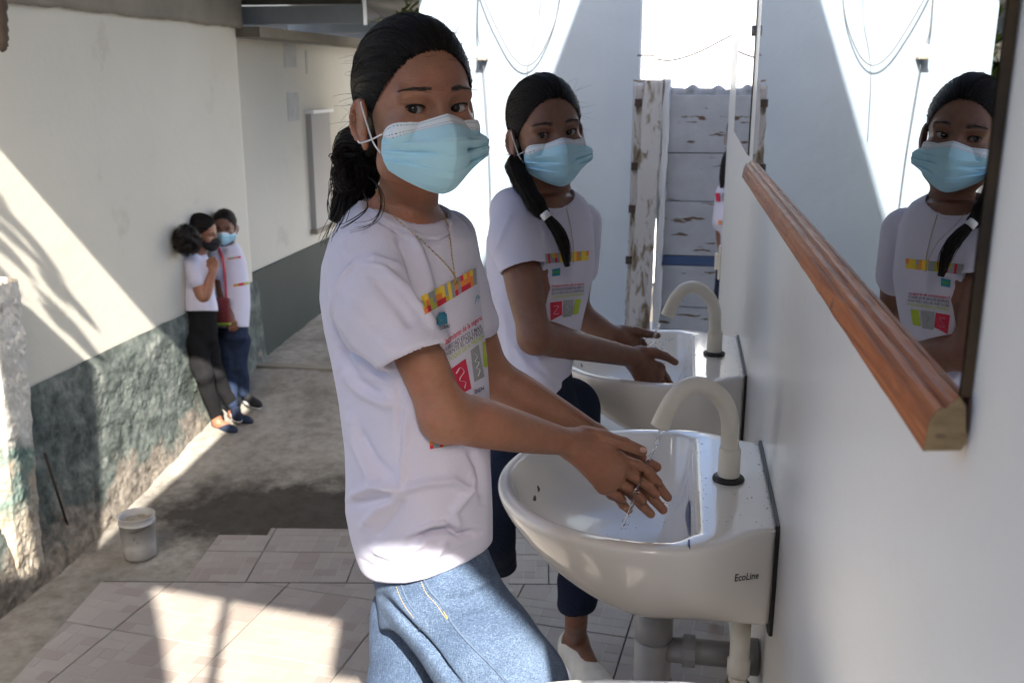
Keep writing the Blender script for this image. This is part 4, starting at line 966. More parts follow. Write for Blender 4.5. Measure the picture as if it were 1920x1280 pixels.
def decal_text(MBo, B, s, quad, m, off=.0014, shear=0, bold=.01):
    MBo = MBo.seg('lettering') if isinstance(MBo, Prints) else MBo; V, Fc = text_polys(s, shear, bold); w = V[:, 0].max(); lo, hi = -.05, .75; q = [np.array(p, float) for p in quad]
    W = [hit(B, *Bil(q, x / w, 1 - (y - lo) / (hi - lo)), off) for x, y in V]
    ok = [f for f in Fc if all(W[i] is not None for i in f) and max(np.linalg.norm(W[f[0]] - W[f[1]]), np.linalg.norm(W[f[1]] - W[f[2]])) < .03]
    W = [w_ if w_ is not None else (0, 0, 0) for w_ in W]; MBo.add(W, ok, m)
PM = ['p_grey', 'p_yel', 'p_or', 'p_red', 'p_olive', 'p_green', 'p_teal', 'p_black', 'p_text', 'p_leaf', 'p_white', 'p_dkred']
PI = {k: i for i, k in enumerate(PM)}
def band_cells(n, rows_, seed, extra=None):
    r = random.Random(seed); out = []
    for i in range(n):
        kind = r.choice(['g', 'y', 'm', 'm', 'o', 'g', 'm'])
        for j in range(rows_):
            if kind == 'g': c = 'p_grey'
            elif kind == 'y': c = r.choice(['p_yel', 'p_yel', 'p_or'])
            elif kind == 'o': c = r.choice(['p_olive', 'p_grey'])
            else: c = ['p_yel', 'p_or', 'p_red'][j] if rows_ == 3 and r.random() < .7 else r.choice(['p_or', 'p_yel', 'p_red'])
            out.append((i / n, j / rows_, (i + 1) / n, (j + 1) / rows_, PI[c]))
    return out
def sneaker(root, heel, toe, w=.036, h=.05, mat=None, name='shoe', sole=None, hh=.003):
    heel = v3(*heel); toe = v3(*toe); d = unit(toe - heel); L = np.linalg.norm(toe - heel); s = v3(-d[1], d[0], 0)
    v = Vol(np.minimum(heel, toe) - .08, np.maximum(heel, toe) + (.08, .08, .12), hh); z0 = heel[2]
    A = [tuple(d), tuple(s), (0, 0, 1)]
    c = heel + d * L * .22 + v3(0, 0, .035); v.u(ell(c, (L * .26, w * .82, .052), A), 0)
    c = heel + d * L * .68 + v3(0, 0, .024); v.u(ell(c, (L * .36, w * 1.05, .034), A), .03)
    v.u(cone(heel + d * L * .3 + v3(0, 0, .05), heel + d * L * .6 + v3(0, 0, .035), .026, .02), .02)
    v.sub(cone(heel + d * L * .20 + v3(0, 0, .062), heel + d * L * .22 + v3(0, 0, .14), .026, .034), .006)
    v.sub(cut((0, 0, -1), (0, 0, z0 + .006), v.lo, v.lo + v.h * v.n), .003, inter=True)
    V, Q = v.mesh(1); o = mk(name, V, Q, mat, root, True)
    if sole is not None:
        pts = []
        for t in np.linspace(0, 2 * math.pi, 36, endpoint=False):
            a = math.cos(t) * .5 + .5; ww = w * (.86 + .26 * (a > 0) * a) * math.sin(t); p = heel + d * (L * 1.02 * a - .004) + s * ww; pts.append((p[0], p[1]))
        mb = MB(); mb.prism(pts, 2, z0, z0 + .022); mb.build('sole', sole, o, bevel=.004)
    return o
# ---------------------------------------------------------------- GIRL NEAREST THE CAMERA
EYE = C0
g1 = thing('person', 'nearest girl in blue mask and white printed shirt, washing her hands at the front basin', 'person', (-.40, 1.40, 0))
H1 = headmat(P(785, 206, 1.315), (.60, -.80), R(-1), R(3), .935)
nk = P(752, 410, 1.415)
RS, RE, RW = P(708, 482, 1.350), P(835, 781, 1.340), P(1066, 829, 1.545)
LS, LE, LW = P(845, 460, 1.55), P(920, 705, 1.655), P(1112, 815, 1.645)
lo, hi = sdf_bounds([RS, RE, RW, LS, LE, LW, P(1265, 990, 1.64), P(1265, 790, 1.70), *[toW(H1, (a, b, c)) for a in (-.08, .08) for b in (-.10, .10) for c in (-.1, .10)], P(660, 520, 1.5)], .05)
v = Vol(lo, hi, .0019); head_into(v, H1, nk)
def mid(a, b, t): return a + (b - a) * t
limb(v, [RS, mid(RS, RE, .5), mid(RS, RE, .86), RE], [.034, .0345, .0325, .0330])
limb(v, [RE, mid(RE, RW, .22) + v3(0, 0, .002), mid(RE, RW, .6), mid(RE, RW, .9), RW], [.0325, .0355, .0295, .0225, .0215], .02)
limb(v, [LS, mid(LS, LE, .6), LE], [.034, .031, .031]); limb(v, [LE, mid(LE, LW, .25), mid(LE, LW, .6), LW], [.031, .033, .028, .021])
# right hand, back of the hand towards the camera, fingers pointing down to the basin
def hand1(v):
    mc = [P(1158, 859, 1.575), P(1163, 877, 1.573), P(1152, 898, 1.573), P(1134, 911, 1.575)]
    fs = [([P(1196, 872, 1.585), P(1218, 886, 1.591), P(1234, 903, 1.595)], [.0084, .0078, .0070]),
          ([P(1195, 897, 1.583), P(1215, 910, 1.590), P(1230, 926, 1.595)], [.0084, .0077, .0069]),
          ([P(1180, 916, 1.583), P(1194, 926, 1.589), P(1206, 938, 1.595)], [.0080, .0073, .0066]),
          ([P(1148, 922, 1.581), P(1158, 928, 1.585), P(1168, 936, 1.589)], [.0072, .0066, .0060])]
    th = ([P(1094, 817, 1.560), P(1132, 820, 1.560), P(1170, 831, 1.562), P(1204, 845, 1.565)], [.0165, .0120, .0098, .0084])
    hand(v, P(1080, 836, 1.552), mc, fs, th, rw=.0215, rm=.0112)
    v.u(cone(P(1105, 826, 1.560), P(1135, 838, 1.568), .016, .0115), .012)
    v.u(cone(P(1095, 850, 1.557), P(1132, 902, 1.575), .018, .012), .015)
def hand1b(v):
    mc = [P(1188, 872, 1.630), P(1186, 892, 1.627), P(1172, 910, 1.623), P(1150, 922, 1.617)]
    fs = [([P(1216, 888, 1.620), P(1236, 912, 1.615), P(1252, 932, 1.611)], [.0084, .0080, .0074]),
          ([P(1208, 916, 1.617), P(1226, 936, 1.611), P(1243, 955, 1.607)], [.0086, .0082, .0076]),
          ([P(1186, 928, 1.613), P(1203, 946, 1.607), P(1220, 963, 1.603)], [.0084, .0080, .0074]),
          ([P(1158, 932, 1.611), P(1168, 946, 1.607), P(1179, 956, 1.603)], [.0076, .0070, .0064])]
    th = ([P(1125, 828, 1.645), P(1165, 845, 1.635), P(1200, 861, 1.625), P(1231, 875, 1.617)], [.0165, .0125, .0100, .0082])
    hand(v, P(1122, 830, 1.645), mc, fs, th, rw=.020, rm=.0115)
hand1(v); hand1b(v)
# chest under the shirt, seen in the neck opening
CH = [(384, 690, 812, 1.42, .050), (398, 672, 828, 1.42, .066), (420, 655, 850, 1.425, .085), (470, 640, 862, 1.43, .098), (560, 640, 866, 1.43, .10)]
v.u(rows(CH), .03); Vs, Qs = v.mesh(1); Vh, Qh = Vs, Qs; mk('body', Vs, Qs, M['skin'], g1, True)
Bface = bvh((Vh, Qh)); face_parts(g1, H1, EYE, Bface, .022); mask_parts(g1, H1, skin=Bface)
hc = hair_cap(g1, H1, (.040, -.082, -.058), 2600, .0028, 2, 120)
q0 = toW(H1, (.038, -.080, -.050))
pt = lock(g1, [q0, P(672, 278, 1.40), P(672, 320, 1.415), P(664, 358, 1.425), P(648, 392, 1.43), P(634, 420, 1.432)], [.026, .031, .031, .026, .017, .006], 520, 3, wav=.010, out=.5)
curls(pt, [[P(668, 285, 1.375), P(645, 283, 1.355), P(628, 292, 1.35), P(624, 300, 1.35), P(634, 305, 1.35), P(648, 298, 1.355)], [P(664, 300, 1.37), P(642, 304, 1.35), P(628, 320, 1.345), P(630, 340, 1.345), P(644, 354, 1.345), P(655, 348, 1.35)], [P(662, 320, 1.37), P(648, 316, 1.35), P(640, 330, 1.345), P(646, 345, 1.345), P(656, 340, 1.35)]], name='curled_locks', r0=.0009, per=12)
curls(pt, [[q0, P(650, 290, 1.39), P(632, 296, 1.38), P(628, 300, 1.38), P(640, 306, 1.38), P(652, 302, 1.38)],
           [q0, P(655, 305, 1.39), P(640, 318, 1.38), P(634, 335, 1.375), P(643, 352, 1.375), P(655, 355, 1.38)],
           [P(668, 330, 1.39), P(650, 345, 1.38), P(640, 365, 1.375), P(632, 395, 1.375), P(616, 430, 1.38), P(610, 452, 1.385)],
           [P(665, 350, 1.39), P(645, 372, 1.375), P(634, 400, 1.37), P(622, 425, 1.37), P(604, 462, 1.37)],
           [P(660, 360, 1.39), P(655, 385, 1.36), P(640, 420, 1.35), P(625, 445, 1.35)],
           [P(690, 330, 1.36), P(708, 345, 1.335), P(718, 368, 1.325), P(716, 395, 1.315), P(700, 416, 1.305), P(668, 424, 1.30)],
           [P(680, 360, 1.37), P(688, 380, 1.335), P(688, 395, 1.315), P(676, 408, 1.305), P(652, 425, 1.30), P(640, 432, 1.30)]], per=5)
c_ = P(1206, 843, 1.5565); V, Fc = sph(c_, .0058, 14, 8, (1.1, .45, .75)); mk('fingernail', V, Fc, M['nail'], g1, True)
# shirt
TS = [(366, 712, 800, 1.430, .030), (374, 690, 815, 1.425, .045), (384, 668, 826, 1.425, .060), (398, 652, 842, 1.43, .078), (420, 636, 868, 1.435, .096), (450, 622, 886, 1.44, .112), (500, 607, 893, 1.445, .120),
      (560, 603, 900, 1.45, .120), (620, 610, 908, 1.45, .115), (690, 624, 914, 1.45, .108), (760, 638, 917, 1.45, .104), (840, 648, 919, 1.45, .104), (900, 650, 921, 1.45, .106), (960, 650, 922, 1.455, .110), (1010, 660, 921, 1.46, .112), (1050, 671, 914, 1.465, .110), (1100, 690, 900, 1.465, .108)]
hem = ([640, 676, 690, 705, 730, 762, 800, 840, 872, 905, 925], [1045, 1066, 1080, 1087, 1090, 1090, 1082, 1066, 1050, 1028, 1010])
lo, hi = sdf_bounds([P(x, y, d) for x in (575, 945) for y in (350, 1110) for d in (1.25, 1.68)], .03)
v = Vol(lo, hi, .0032)
v.u(rows(TS, hem), 0)
SA, SB = P(706, 488, 1.350), P(777, 668, 1.322); ax = unit(SB - SA); side = unit(rt * .8 - upv * .6)
sl_ = [cone(P(716, 470, 1.368), P(722, 560, 1.344), .058, .062), cone(P(722, 560, 1.344), SB + ax * .02, .061, .050), cone(P(690, 500, 1.37), P(705, 610, 1.35), .054, .050)]
v.group(sl_, .02, .018)
lim = (v.lo, v.lo + v.h * v.n)
def subcap(v, f, k):
    v.sub(f, k)
# cut the sleeve at its hem and hollow it out
nS = unit(ax * .85 - upv * .25 + rt * .12)
rim = P(777, 668, 1.318)
def wedge(X, Y, Z):
    d = (X - rim[0]) * nS[0] + (Y - rim[1]) * nS[1] + (Z - rim[2]) * nS[2]
    x, y, z = X - C0[0], Y - C0[1], Z - C0[2]; w = x * fw[0] + y * fw[1] + z * fw[2]; return np.maximum(-d, (w - 1.385) * .8)
v.sub((wedge, rim - .11, rim + .11), .004)
v.sub(cone(rim - ax * .020, rim + ax * .06, .0405, .0425), .003)
v.u(rows(TS, hem), .004)
SL = [cone(P(838, 448, 1.53), P(858, 540, 1.570), .042, .041), cone(P(858, 540, 1.570), P(888, 606, 1.59), .041, .038)]
v.group(SL, .02, .02); v.sub(cone(P(892, 634, 1.60), P(900, 690, 1.60), .032, .05), .004)
nka = unit(toW(H1, (0, -.012, -.07)) - nk); cc = P(757, 398, 1.405)
v.sub(ell(P(764, 384, 1.395), (.060, .066, .068)), .005)
V, Q = v.mesh(2)
FL = [([(668, 486), (640, 520), (624, 560), (620, 602)], .0022, 4), ([(676, 492), (720, 505), (765, 545), (800, 590), (818, 622)], .0040, 9), ([(690, 480), (730, 492), (752, 500)], .003, 7),
      ([(742, 430), (768, 480), (786, 535), (794, 570)], -.006, 11), ([(762, 430), (785, 470), (800, 520), (806, 555)], .0045, 9), ([(620, 600), (650, 655), (700, 695), (728, 705)], -.005, 7), ([(700, 520), (745, 575), (775, 615)], -.003, 12), ([(650, 560), (690, 620), (740, 660)], .003, 14),
      ([(640, 690), (680, 735), (742, 765)], .0045, 11), ([(632, 640), (668, 712), (720, 750)], -.004, 9), ([(655, 760), (668, 830), (700, 905), (748, 925)], .0045, 10), ([(668, 800), (700, 860), (745, 900)], -.004, 10),
      ([(755, 920), (720, 910), (680, 918), (655, 935)], .0045, 8), ([(755, 926), (715, 950), (680, 985)], .0045, 9), ([(758, 930), (740, 965), (700, 1010)], -.0035, 10), ([(752, 918), (800, 905), (850, 902), (888, 925)], .0045, 9), ([(660, 945), (700, 940), (745, 935)], -.004, 8),
      ([(770, 1012), (808, 996), (842, 991), (862, 1002), (900, 996)], -.008, 6), ([(770, 1000), (808, 984), (842, 979)], .004, 7), ([(742, 1058), (765, 1035), (800, 1015)], .0035, 5), ([(700, 1030), (745, 1048)], .003, 7),
      ([(890, 880), (880, 920), (850, 960), (862, 1000)], .004, 9), ([(760, 770), (755, 850), (752, 920)], .003, 5), ([(748, 700), (752, 780), (750, 860)], -.002, 8), ([(735, 716), (775, 698), (812, 672), (828, 650)], .0012, 3), ([(726, 692), (766, 672), (806, 640)], -.0015, 3),
      ([(880, 840), (900, 880), (905, 940)], -.004, 8), ([(840, 1010), (820, 1040), (806, 1066)], .003, 6), ([(676, 1046), (700, 1062), (760, 1068), (830, 1045), (905, 1010)], -.0014, 3), ([(690, 400), (720, 420), (780, 448), (820, 452), (842, 436), (840, 408)], -.0016, 3)]
V = wob(V, Q, .0026, 10, 5); V = folds(V, Q, [(a, b * 1.9, c * .9) for a, b, c in FL])
sh1 = mk('shirt', V, Q, M['tee'], g1, True); B1 = bvh((V, Q)); B1s = bvh((V, Q), (Vs, Qs))
# collar rib and seams
def on_surface(B, px, n, off): 
    out = []
    for x, y in spline([(a, b, 0) for a, b in px], n)[:, :2]:
        h = hit(B, x, y, off)
        if h is not None: out.append(h)
    return out
# chest print
mb = Prints()
decal_cells(mb, B1, [(789, 556), (891, 502), (893, 532), (797, 590)], band_cells(17, 3, 4), n=2)
decal_cells(mb, B1, [(805, 821), (862, 816), (862, 832), (806, 842)], band_cells(9, 3, 9), n=2)
decal_cells(mb, B1, [(815, 589), (838, 583), (840, 607), (818, 614)], [(.1, .15, .9, .95, PI['p_teal']), (.25, 0, .8, .2, PI['p_teal']), (.2, .35, .8, .6, PI['p_leaf']), (.35, .55, .9, .75, PI['p_olive']), (0, .3, .12, .8, PI['p_black'])], off=.0014, n=2)
decal_text(mb, B1, 'CODAS', [(822, 613), (842, 607), (842, 614), (823, 620)], PI['p_black'], bold=.03)
decal_text(mb, B1, 'JPy', [(887, 555), (899, 550), (899, 562), (888, 568)], PI['p_teal'], shear=.4)
decal_text(mb, B1, 'lecimiento de la segura:', [(832, 634), (902, 588), (903, 599), (834, 646)], PI['p_dkred'], bold=.02)
decal_text(mb, B1, 'URIDAD ESCO S MAR.', [(835, 648), (902, 606), (903, 616), (836, 658)], PI['p_text'], bold=.01)
decal_text(mb, B1, 'DVIENTE EL CENTROS', [(831, 662), (903, 615), (904, 625), (832, 672)], PI['p_text'], bold=.01)
decal_text(mb, B1, 'FOQUE DE A PREVEN', [(841, 668), (905, 624), (906, 634), (842, 678)], PI['p_green'], bold=.01)
decal_text(mb, B1, 'C', [(836, 680), (843, 677), (843, 686), (837, 690)], PI['p_green'])
rq = [(841, 694), (872, 672), (883, 728), (856, 742)]; decal_cells(mb, B1, rq, [(0, 0, 1, 1, PI['p_dkred'])], n=6)
gq = [(881, 657), (896, 646), (907, 706), (888, 716)]; decal_cells(mb, B1, gq, [(0, 0, 1, 1, PI['p_grey'])], n=5)
decal_cells(mb, B1, [(903, 640), (914, 640), (915, 688), (906, 688)], [(0, 0, 1, 1, PI['p_green'])], n=4)
def squig(MBo, B, q, pts, w, m, off=.0018):
    q = [np.array(p, float) for p in q]; S = [hit(B, *Bil(q, u, v_), off) for u, v_ in spline([(a, b, 0) for a, b in pts], 26)[:, :2]]; S = [s for s in S if s is not None]
    if len(S) > 3: V_, F_ = tube(S, w, 4, flat=.25); MBo.seg('print_emblem').add(V_, F_, m)
squig(mb, B1, rq, [(.3, .25), (.6, .15), (.75, .35), (.5, .45), (.4, .55), (.7, .7), (.55, .88)], .0012, PI['p_white'])
squig(mb, B1, gq, [(.35, .15), (.6, .3), (.3, .4), (.7, .5), (.35, .62), (.65, .72), (.4, .88)], .0009, PI['p_white'])
decal_text(mb, B1, 'BIEN', [(889, 731), (905, 722), (906, 731), (890, 739)], PI['p_text'], bold=.01)
decal_text(mb, B1, 'apoyo a la escuela', [(872, 745), (906, 724), (906, 728), (873, 749)], PI['p_teal'])
mb.build('chest_print', [M[k] for k in PM], sh1)
cp = on_surface(B1s, [(672, 372), (700, 386), (740, 408), (779, 428), (805, 437), (826, 432), (834, 415), (826, 393)], 50, .0008)
def collar(root, B, inner, cen, wpx, n=60):
    ci = spline([(a, b, 0) for a, b in inner], n)[:, :2]; rowsV = []
    for k in range(4):
        e = k / 3; off = .0004 + .0012 * math.sin(min(1, e * 1.0) * math.pi * .5) * (1 if k < 3 else .2); rr_ = []
        for p in ci:
            d = p - cen; d = d / np.linalg.norm(d); h_ = hit(B, *(p + d * wpx * e), off + .0006); rr_.append(h_)
        rowsV.append(rr_)
    m_ = MB(); 
    for i in range(n - 1):
        for k in range(3):
            q = [rowsV[k][i], rowsV[k][i + 1], rowsV[k + 1][i + 1], rowsV[k + 1][i]]
            if all(x is not None for x in q) and max(np.linalg.norm(q[a] - q[b]) for a, b in ((0, 1), (1, 2), (2, 3), (0, 2))) < .016: m_.add(q, [(0, 1, 2, 3)])
    if m_.V: m_.build('collar', M['tee'], root, True)
collar(sh1, B1, [(676, 376), (700, 390), (740, 412), (779, 432), (805, 441), (826, 436), (838, 418), (836, 398)], np.array([765., 385.]), 13)
# necklace
S1 = on_surface(B1s, [(704, 348), (712, 368), (728, 395), (752, 420), (790, 452), (825, 485), (847, 510), (852, 520)], 70, .0016); S2_ = on_surface(B1s, [(824, 396), (836, 418), (843, 450), (846, 480), (852, 520)], 40, .0016)
mb = MB()
for S in (S1, S2_):
    for k, p in enumerate(S):
        Vq, Fq = sph(p, .0013 if k % 2 else .0009, 6, 4); mb.add(Vq, Fq)
for dx, dy in ((0, 0), (-4, 6), (4, 6), (0, 9), (-2, 3), (3, 11)):
    p = hit(B1s, 853 + dx, 524 + dy, .002)
    if p is not None: Vq, Fq = sph(p, .0022, 7, 5); mb.add(Vq, Fq)
stuff(mb.build('necklace', M['gold'], g1, True))

# jeans
TJ = [(1000, 682, 905, 1.465, .095), (1060, 694, 926, 1.465, .100), (1100, 702, 940, 1.465, .104), (1140, 708, 965, 1.47, .104), (1180, 712, 985, 1.48, .10)]
KN, AN = P(985, 1420, 1.47), v3(-.16, 1.50, .06); HP, HL = P(822, 1135, 1.44), P(778, 1150, 1.54); KL = P(772, 1420, 1.58); AL = v3(-.47, 1.52, .06)
lo, hi = sdf_bounds([P(670, 990, 1.4), P(1010, 1000, 1.5), KN, AN, KL, AL, HP], .14)
v = Vol((lo[0], lo[1], .03), hi, .0036)
v.u(rows(TJ), 0); v.sub(cut((0, 0, 1), P(800, 1010, 1.46), lo - .1, hi + .1), .01, inter=True)
near = [cone(P(835, 1120, 1.435), P(905, 1215, 1.43), .083, .080), cone(P(905, 1215, 1.43), P(960, 1290, 1.43), .080, .079), cone(P(960, 1290, 1.43), KN, .079, .062), cone(KN, AN, .060, .045)]
v.group(near, .02, .012)
lf = [cone(HL, P(770, 1290, 1.56), .068, .066), cone(P(770, 1290, 1.56), KL, .066, .055), cone(KL, AL, .054, .045)]
v.group(lf, .02, 0.0)
V, Q = v.mesh(2)
JF = [([(716, 1118), (760, 1165), (815, 1225), (855, 1285)], -.012, 7), ([(790, 1190), (830, 1245), (870, 1290)], -.006, 5), ([(830, 1125), (880, 1120), (930, 1095)], -.004, 7), ([(860, 1160), (910, 1150), (955, 1125)], -.004, 7), ([(885, 1100), (925, 1085), (945, 1070)], .004, 7), ([(890, 1180), (945, 1165), (985, 1140)], .0035, 8), ([(730, 1105), (760, 1140), (800, 1180)], .004, 8)]
V = wob(V, Q, .0014, 14, 8); V = folds(V, Q, JF)
je = mk('jeans', V, Q, M['denim'], g1, True); BJ = bvh((V, Q))
def seam(px, n, r, mat, name, parent, B=BJ, dash=False):
    S = on_surface(B, px, n, .0006)
    if len(S) < 4: return
    if dash:
        m_ = MB()
        for i in range(0, len(S) - 1, 2):
            if np.linalg.norm(S[i + 1] - S[i]) < .01: m_.tube([S[i], S[i + 1]], r, 4)
        m_.build(name, mat, parent)
    else: mk(name, *tube(S, r, 6, flat=.5), mat, parent, True)
seam([(796, 1086), (808, 1108), (826, 1128), (838, 1150), (858, 1180), (890, 1215), (925, 1250), (960, 1290)], 60, .0022, M['denim_seam'], 'side_seam', je)
seam([(790, 1090), (800, 1112), (818, 1132), (830, 1150), (838, 1160)], 50, .0006, M['stitch'], 'stitching', je, dash=True)
seam([(833, 1144), (840, 1158)], 8, .0020, M['stitch'], 'stitching', je)
seam([(752, 1092), (760, 1115), (770, 1135), (785, 1155), (791, 1170), (786, 1178), (775, 1170), (752, 1148)], 50, .0016, M['denim_seam'], 'pocket_seam', je)
seam([(744, 1100), (752, 1122), (764, 1142), (776, 1158)], 46, .0005, M['stitch'], 'stitching', je, dash=True)
seam([(823, 1236), (812, 1262), (804, 1285)], 20, .0016, M['denim_seam'], 'seam', je)
sneaker(g1, (-.18, 1.46, 0), (-.02, 1.60, 0), mat=M['shoe_white'], sole=M['white_paint']); sneaker(g1, (-.49, 1.47, 0), (-.36, 1.63, 0), mat=M['shoe_white'], sole=M['white_paint'])

# ---------------------------------------------------------------- SECOND GIRL
g2 = thing('person', 'girl with a side braid and blue mask rinsing her hands at the second basin', 'person', (-.30, 2.25, 0))
H2 = headmat(P(1027, 250, 2.17), (.43, -.90), R(-6), R(2), .97)
nk = P(1034, 378, 2.225)
RS, RE, RW = P(958, 425, 2.135), P(1003, 632, 2.09), P(1180, 668, 2.38)
LS, LE, LW = P(1092, 425, 2.36), P(1078, 585, 2.50), P(1150, 630, 2.46)
lo, hi = sdf_bounds([RS, RE, RW, LS, LE, LW, P(1275, 770, 2.36), P(1260, 600, 2.5), *[toW(H2, (a, b, c)) for a in (-.08, .08) for b in (-.10, .10) for c in (-.1, .10)], v3(-.5, 2.0, .05)], .055); lo[2] = .0
v = Vol(lo, hi, .0028); head_into(v, H2, nk, .043)
limb(v, [RS, mid(RS, RE, .5), mid(RS, RE, .85), RE], [.036, .039, .035, .034]); limb(v, [RE, mid(RE, RW, .22), mid(RE, RW, .65), RW], [.034, .034, .029, .0245])
limb(v, [LS, mid(LS, LE, .5), LE], [.042, .036, .032]); limb(v, [LE, mid(LE, LW, .3), LW], [.032, .032, .023])
mc = [P(1236, 690, 2.435), P(1232, 704, 2.430), P(1222, 717, 2.425), P(1208, 726, 2.420)]
hand(v, P(1188, 672, 2.405), mc, [([P(1250, 708, 2.450), P(1258, 722, 2.455), P(1263, 735, 2.460)], [.0086, .008, .0072]), ([P(1246, 724, 2.440), P(1254, 738, 2.445), P(1258, 750, 2.450)], [.0086, .008, .0072]), ([P(1234, 734, 2.430), P(1241, 748, 2.435), P(1245, 760, 2.440)], [.0082, .0076, .007]), ([P(1218, 742, 2.425), P(1222, 754, 2.425), P(1226, 764, 2.430)], [.0075, .007, .0064])],
     ([P(1200, 660, 2.410), P(1226, 661, 2.410), P(1248, 668, 2.415), P(1266, 679, 2.420)], [.017, .013, .0100, .0085]), rw=.0235, rm=.0135)
mc = [P(1192, 634, 2.49), P(1190, 645, 2.48), P(1184, 655, 2.47), P(1176, 663, 2.46)]
hand(v, P(1158, 632, 2.465), mc, [([P(1204, 641, 2.49), P(1212, 652, 2.485), P(1217, 661, 2.48)], [.0084, .0078, .007]), ([P(1202, 655, 2.48), P(1208, 665, 2.475), P(1212, 673, 2.47)], [.0084, .0078, .007]), ([P(1196, 664, 2.47), P(1202, 674, 2.465), P(1206, 682, 2.46)], [.008, .0074, .007]), ([P(1186, 671, 2.46), P(1190, 680, 2.455), P(1193, 687, 2.45)], [.0074, .007, .0064])],
     ([P(1166, 620, 2.47), P(1192, 621, 2.475), P(1214, 626, 2.48), P(1233, 629, 2.485)], [.016, .0125, .0098, .0082]), rw=.0215, rm=.012)
v.u(rows([(362, 1000, 1060, 2.225, .045), (368, 978, 1078, 2.225, .07), (395, 950, 1090, 2.23, .09), (460, 945, 1095, 2.23, .10), (540, 945, 1090, 2.23, .10), (700, 952, 1055, 2.25, .09), (840, 955, 1065, 2.27, .09)]), .03)
# ankles
AB = v3(-.205, 2.20, .07)
limb(v, [P(1060, 800, 2.32), P(1090, 960, 2.38), P(1083, 1075, 2.33), P(1081, 1150, 2.30), AB], [.05, .045, .034, .027, .026]); v.u(cone(AB, AB + v3(.04, -.07, -.03), .028, .025), .02); Vs, Qs = v.mesh(1); Vh, Qh = Vs, Qs; mk('body', Vs, Qs, M['skin2'], g2, True)
Bface = bvh((Vh, Qh)); face_parts(g2, H2, EYE, Bface, .021); mask_parts(g2, H2, skin=Bface)
hair_cap(g2, H2, (.052, -.052, -.062), 1900, .0036, 5, 70, .0008)
br = lock(g2, [toW(H2, (.052, -.052, -.055)), P(966, 315, 2.15), P(978, 340, 2.10), P(995, 368, 2.06), P(1010, 392, 2.045), P(1022, 404, 2.04)], [.021, .023, .018, .021, .015, .018, .013, .010], 300, 8, 'braid', wav=.004, out=.1)
lock(br, [P(1022, 404, 2.04), P(1036, 420, 2.04), P(1050, 440, 2.04), P(1059, 465, 2.05), P(1064, 500, 2.055)], [.008, .011, .012, .010, .003], 160, 9, 'braid_tail', wav=.006, out=.4)
mk('hair_tie', *tube([P(1019, 399, 2.035), P(1023, 404, 2.035), P(1027, 409, 2.035)], 0.0100, 12), M['elastic'], br, True)
p = toW(H2, (.080, -.006, -.052)); Vq, Fq = sph(p, .0022, 8, 6); mk('earring', Vq, Fq, M['gold'], g2, True)
TS = [(340, 1000, 1052, 2.23, .02), (348, 984, 1064, 2.225, .04), (356, 968, 1078, 2.225, .056), (368, 952, 1094, 2.23, .074), (385, 938, 1104, 2.235, .092), (410, 924, 1110, 2.24, .108), (450, 912, 1112, 2.24, .115), (500, 913, 1112, 2.24, .115), (560, 920, 1102, 2.24, .11), (620, 926, 1088, 2.24, .105), (680, 934, 1074, 2.24, .105), (730, 942, 1066, 2.24, .108), (790, 950, 1062, 2.24, .108)]
hem = ([930, 960, 1000, 1040, 1066, 1080], [742, 752, 758, 760, 748, 740])
lo, hi = sdf_bounds([P(x, y, d) for x in (890, 1125) for y in (330, 800) for d in (2.03, 2.48)], .03)
v = Vol(lo, hi, .0042); v.u(rows(TS, hem), 0)
SA, SB = P(958, 425, 2.13), P(982, 505, 2.105); ax = unit(SB - SA)
v.group([cone(P(964, 400, 2.165), P(966, 450, 2.13), .056, .056), cone(P(966, 450, 2.13), SB + ax * .02, .057, .053)], .02, .018)
rim = SB
def wedge2(X, Y, Z):
    nn = unit(ax * .9 + v3(0, 0, -.2)); d = (X - rim[0]) * nn[0] + (Y - rim[1]) * nn[1] + (Z - rim[2]) * nn[2]
    x, y, z = X - C0[0], Y - C0[1], Z - C0[2]; w = x * fw[0] + y * fw[1] + z * fw[2]; return np.maximum(-d, (w - 2.16) * .8)
v.sub((wedge2, rim - .12, rim + .12), .004); v.sub(cone(rim - ax * .018, rim + ax * .07, .0425, .0435), .003); v.u(rows(TS, hem), .004)
v.group([cone(P(1088, 420, 2.34), P(1086, 500, 2.42), .054, .050)], .02, .02)
v.sub(ell(P(1027, 364, 2.195), (.056, .062, .066)), .005)
V, Q = v.mesh(2); V = wob(V, Q, .0020, 9, 15)
V = folds(V, Q, [([(960, 400), (945, 430), (925, 480)], .003, 5), ([(1020, 430), (1028, 480), (1024, 520)], -.0025, 7), ([(1010, 420), (1018, 480), (1016, 520)], .004, 6), ([(1060, 430), (1070, 500), (1066, 560)], .004, 7), ([(960, 640), (990, 690), (1040, 720)], .004, 7), ([(950, 690), (990, 730), (1050, 745)], -.004, 6), ([(935, 560), (950, 620), (960, 680)], .004, 8), ([(1000, 660), (1030, 700), (1055, 735)], .003, 6)])
sh2 = mk('shirt', V, Q, M['tee'], g2, True); B2 = bvh((V, Q)); B2s = bvh((V, Q), (Vs, Qs))
mb = Prints(); decal_cells(mb, B2, [(1021, 476), (1103, 470), (1102, 488), (1023, 494)], band_cells(18, 2, 5), n=1, off=.0016)
decal_cells(mb, B2, [(1035, 503), (1051, 500), (1050, 519), (1035, 521)], [(0, .1, .95, .85, PI['p_teal']), (.1, .3, .8, .6, PI['p_leaf'])], off=.0018, n=2)
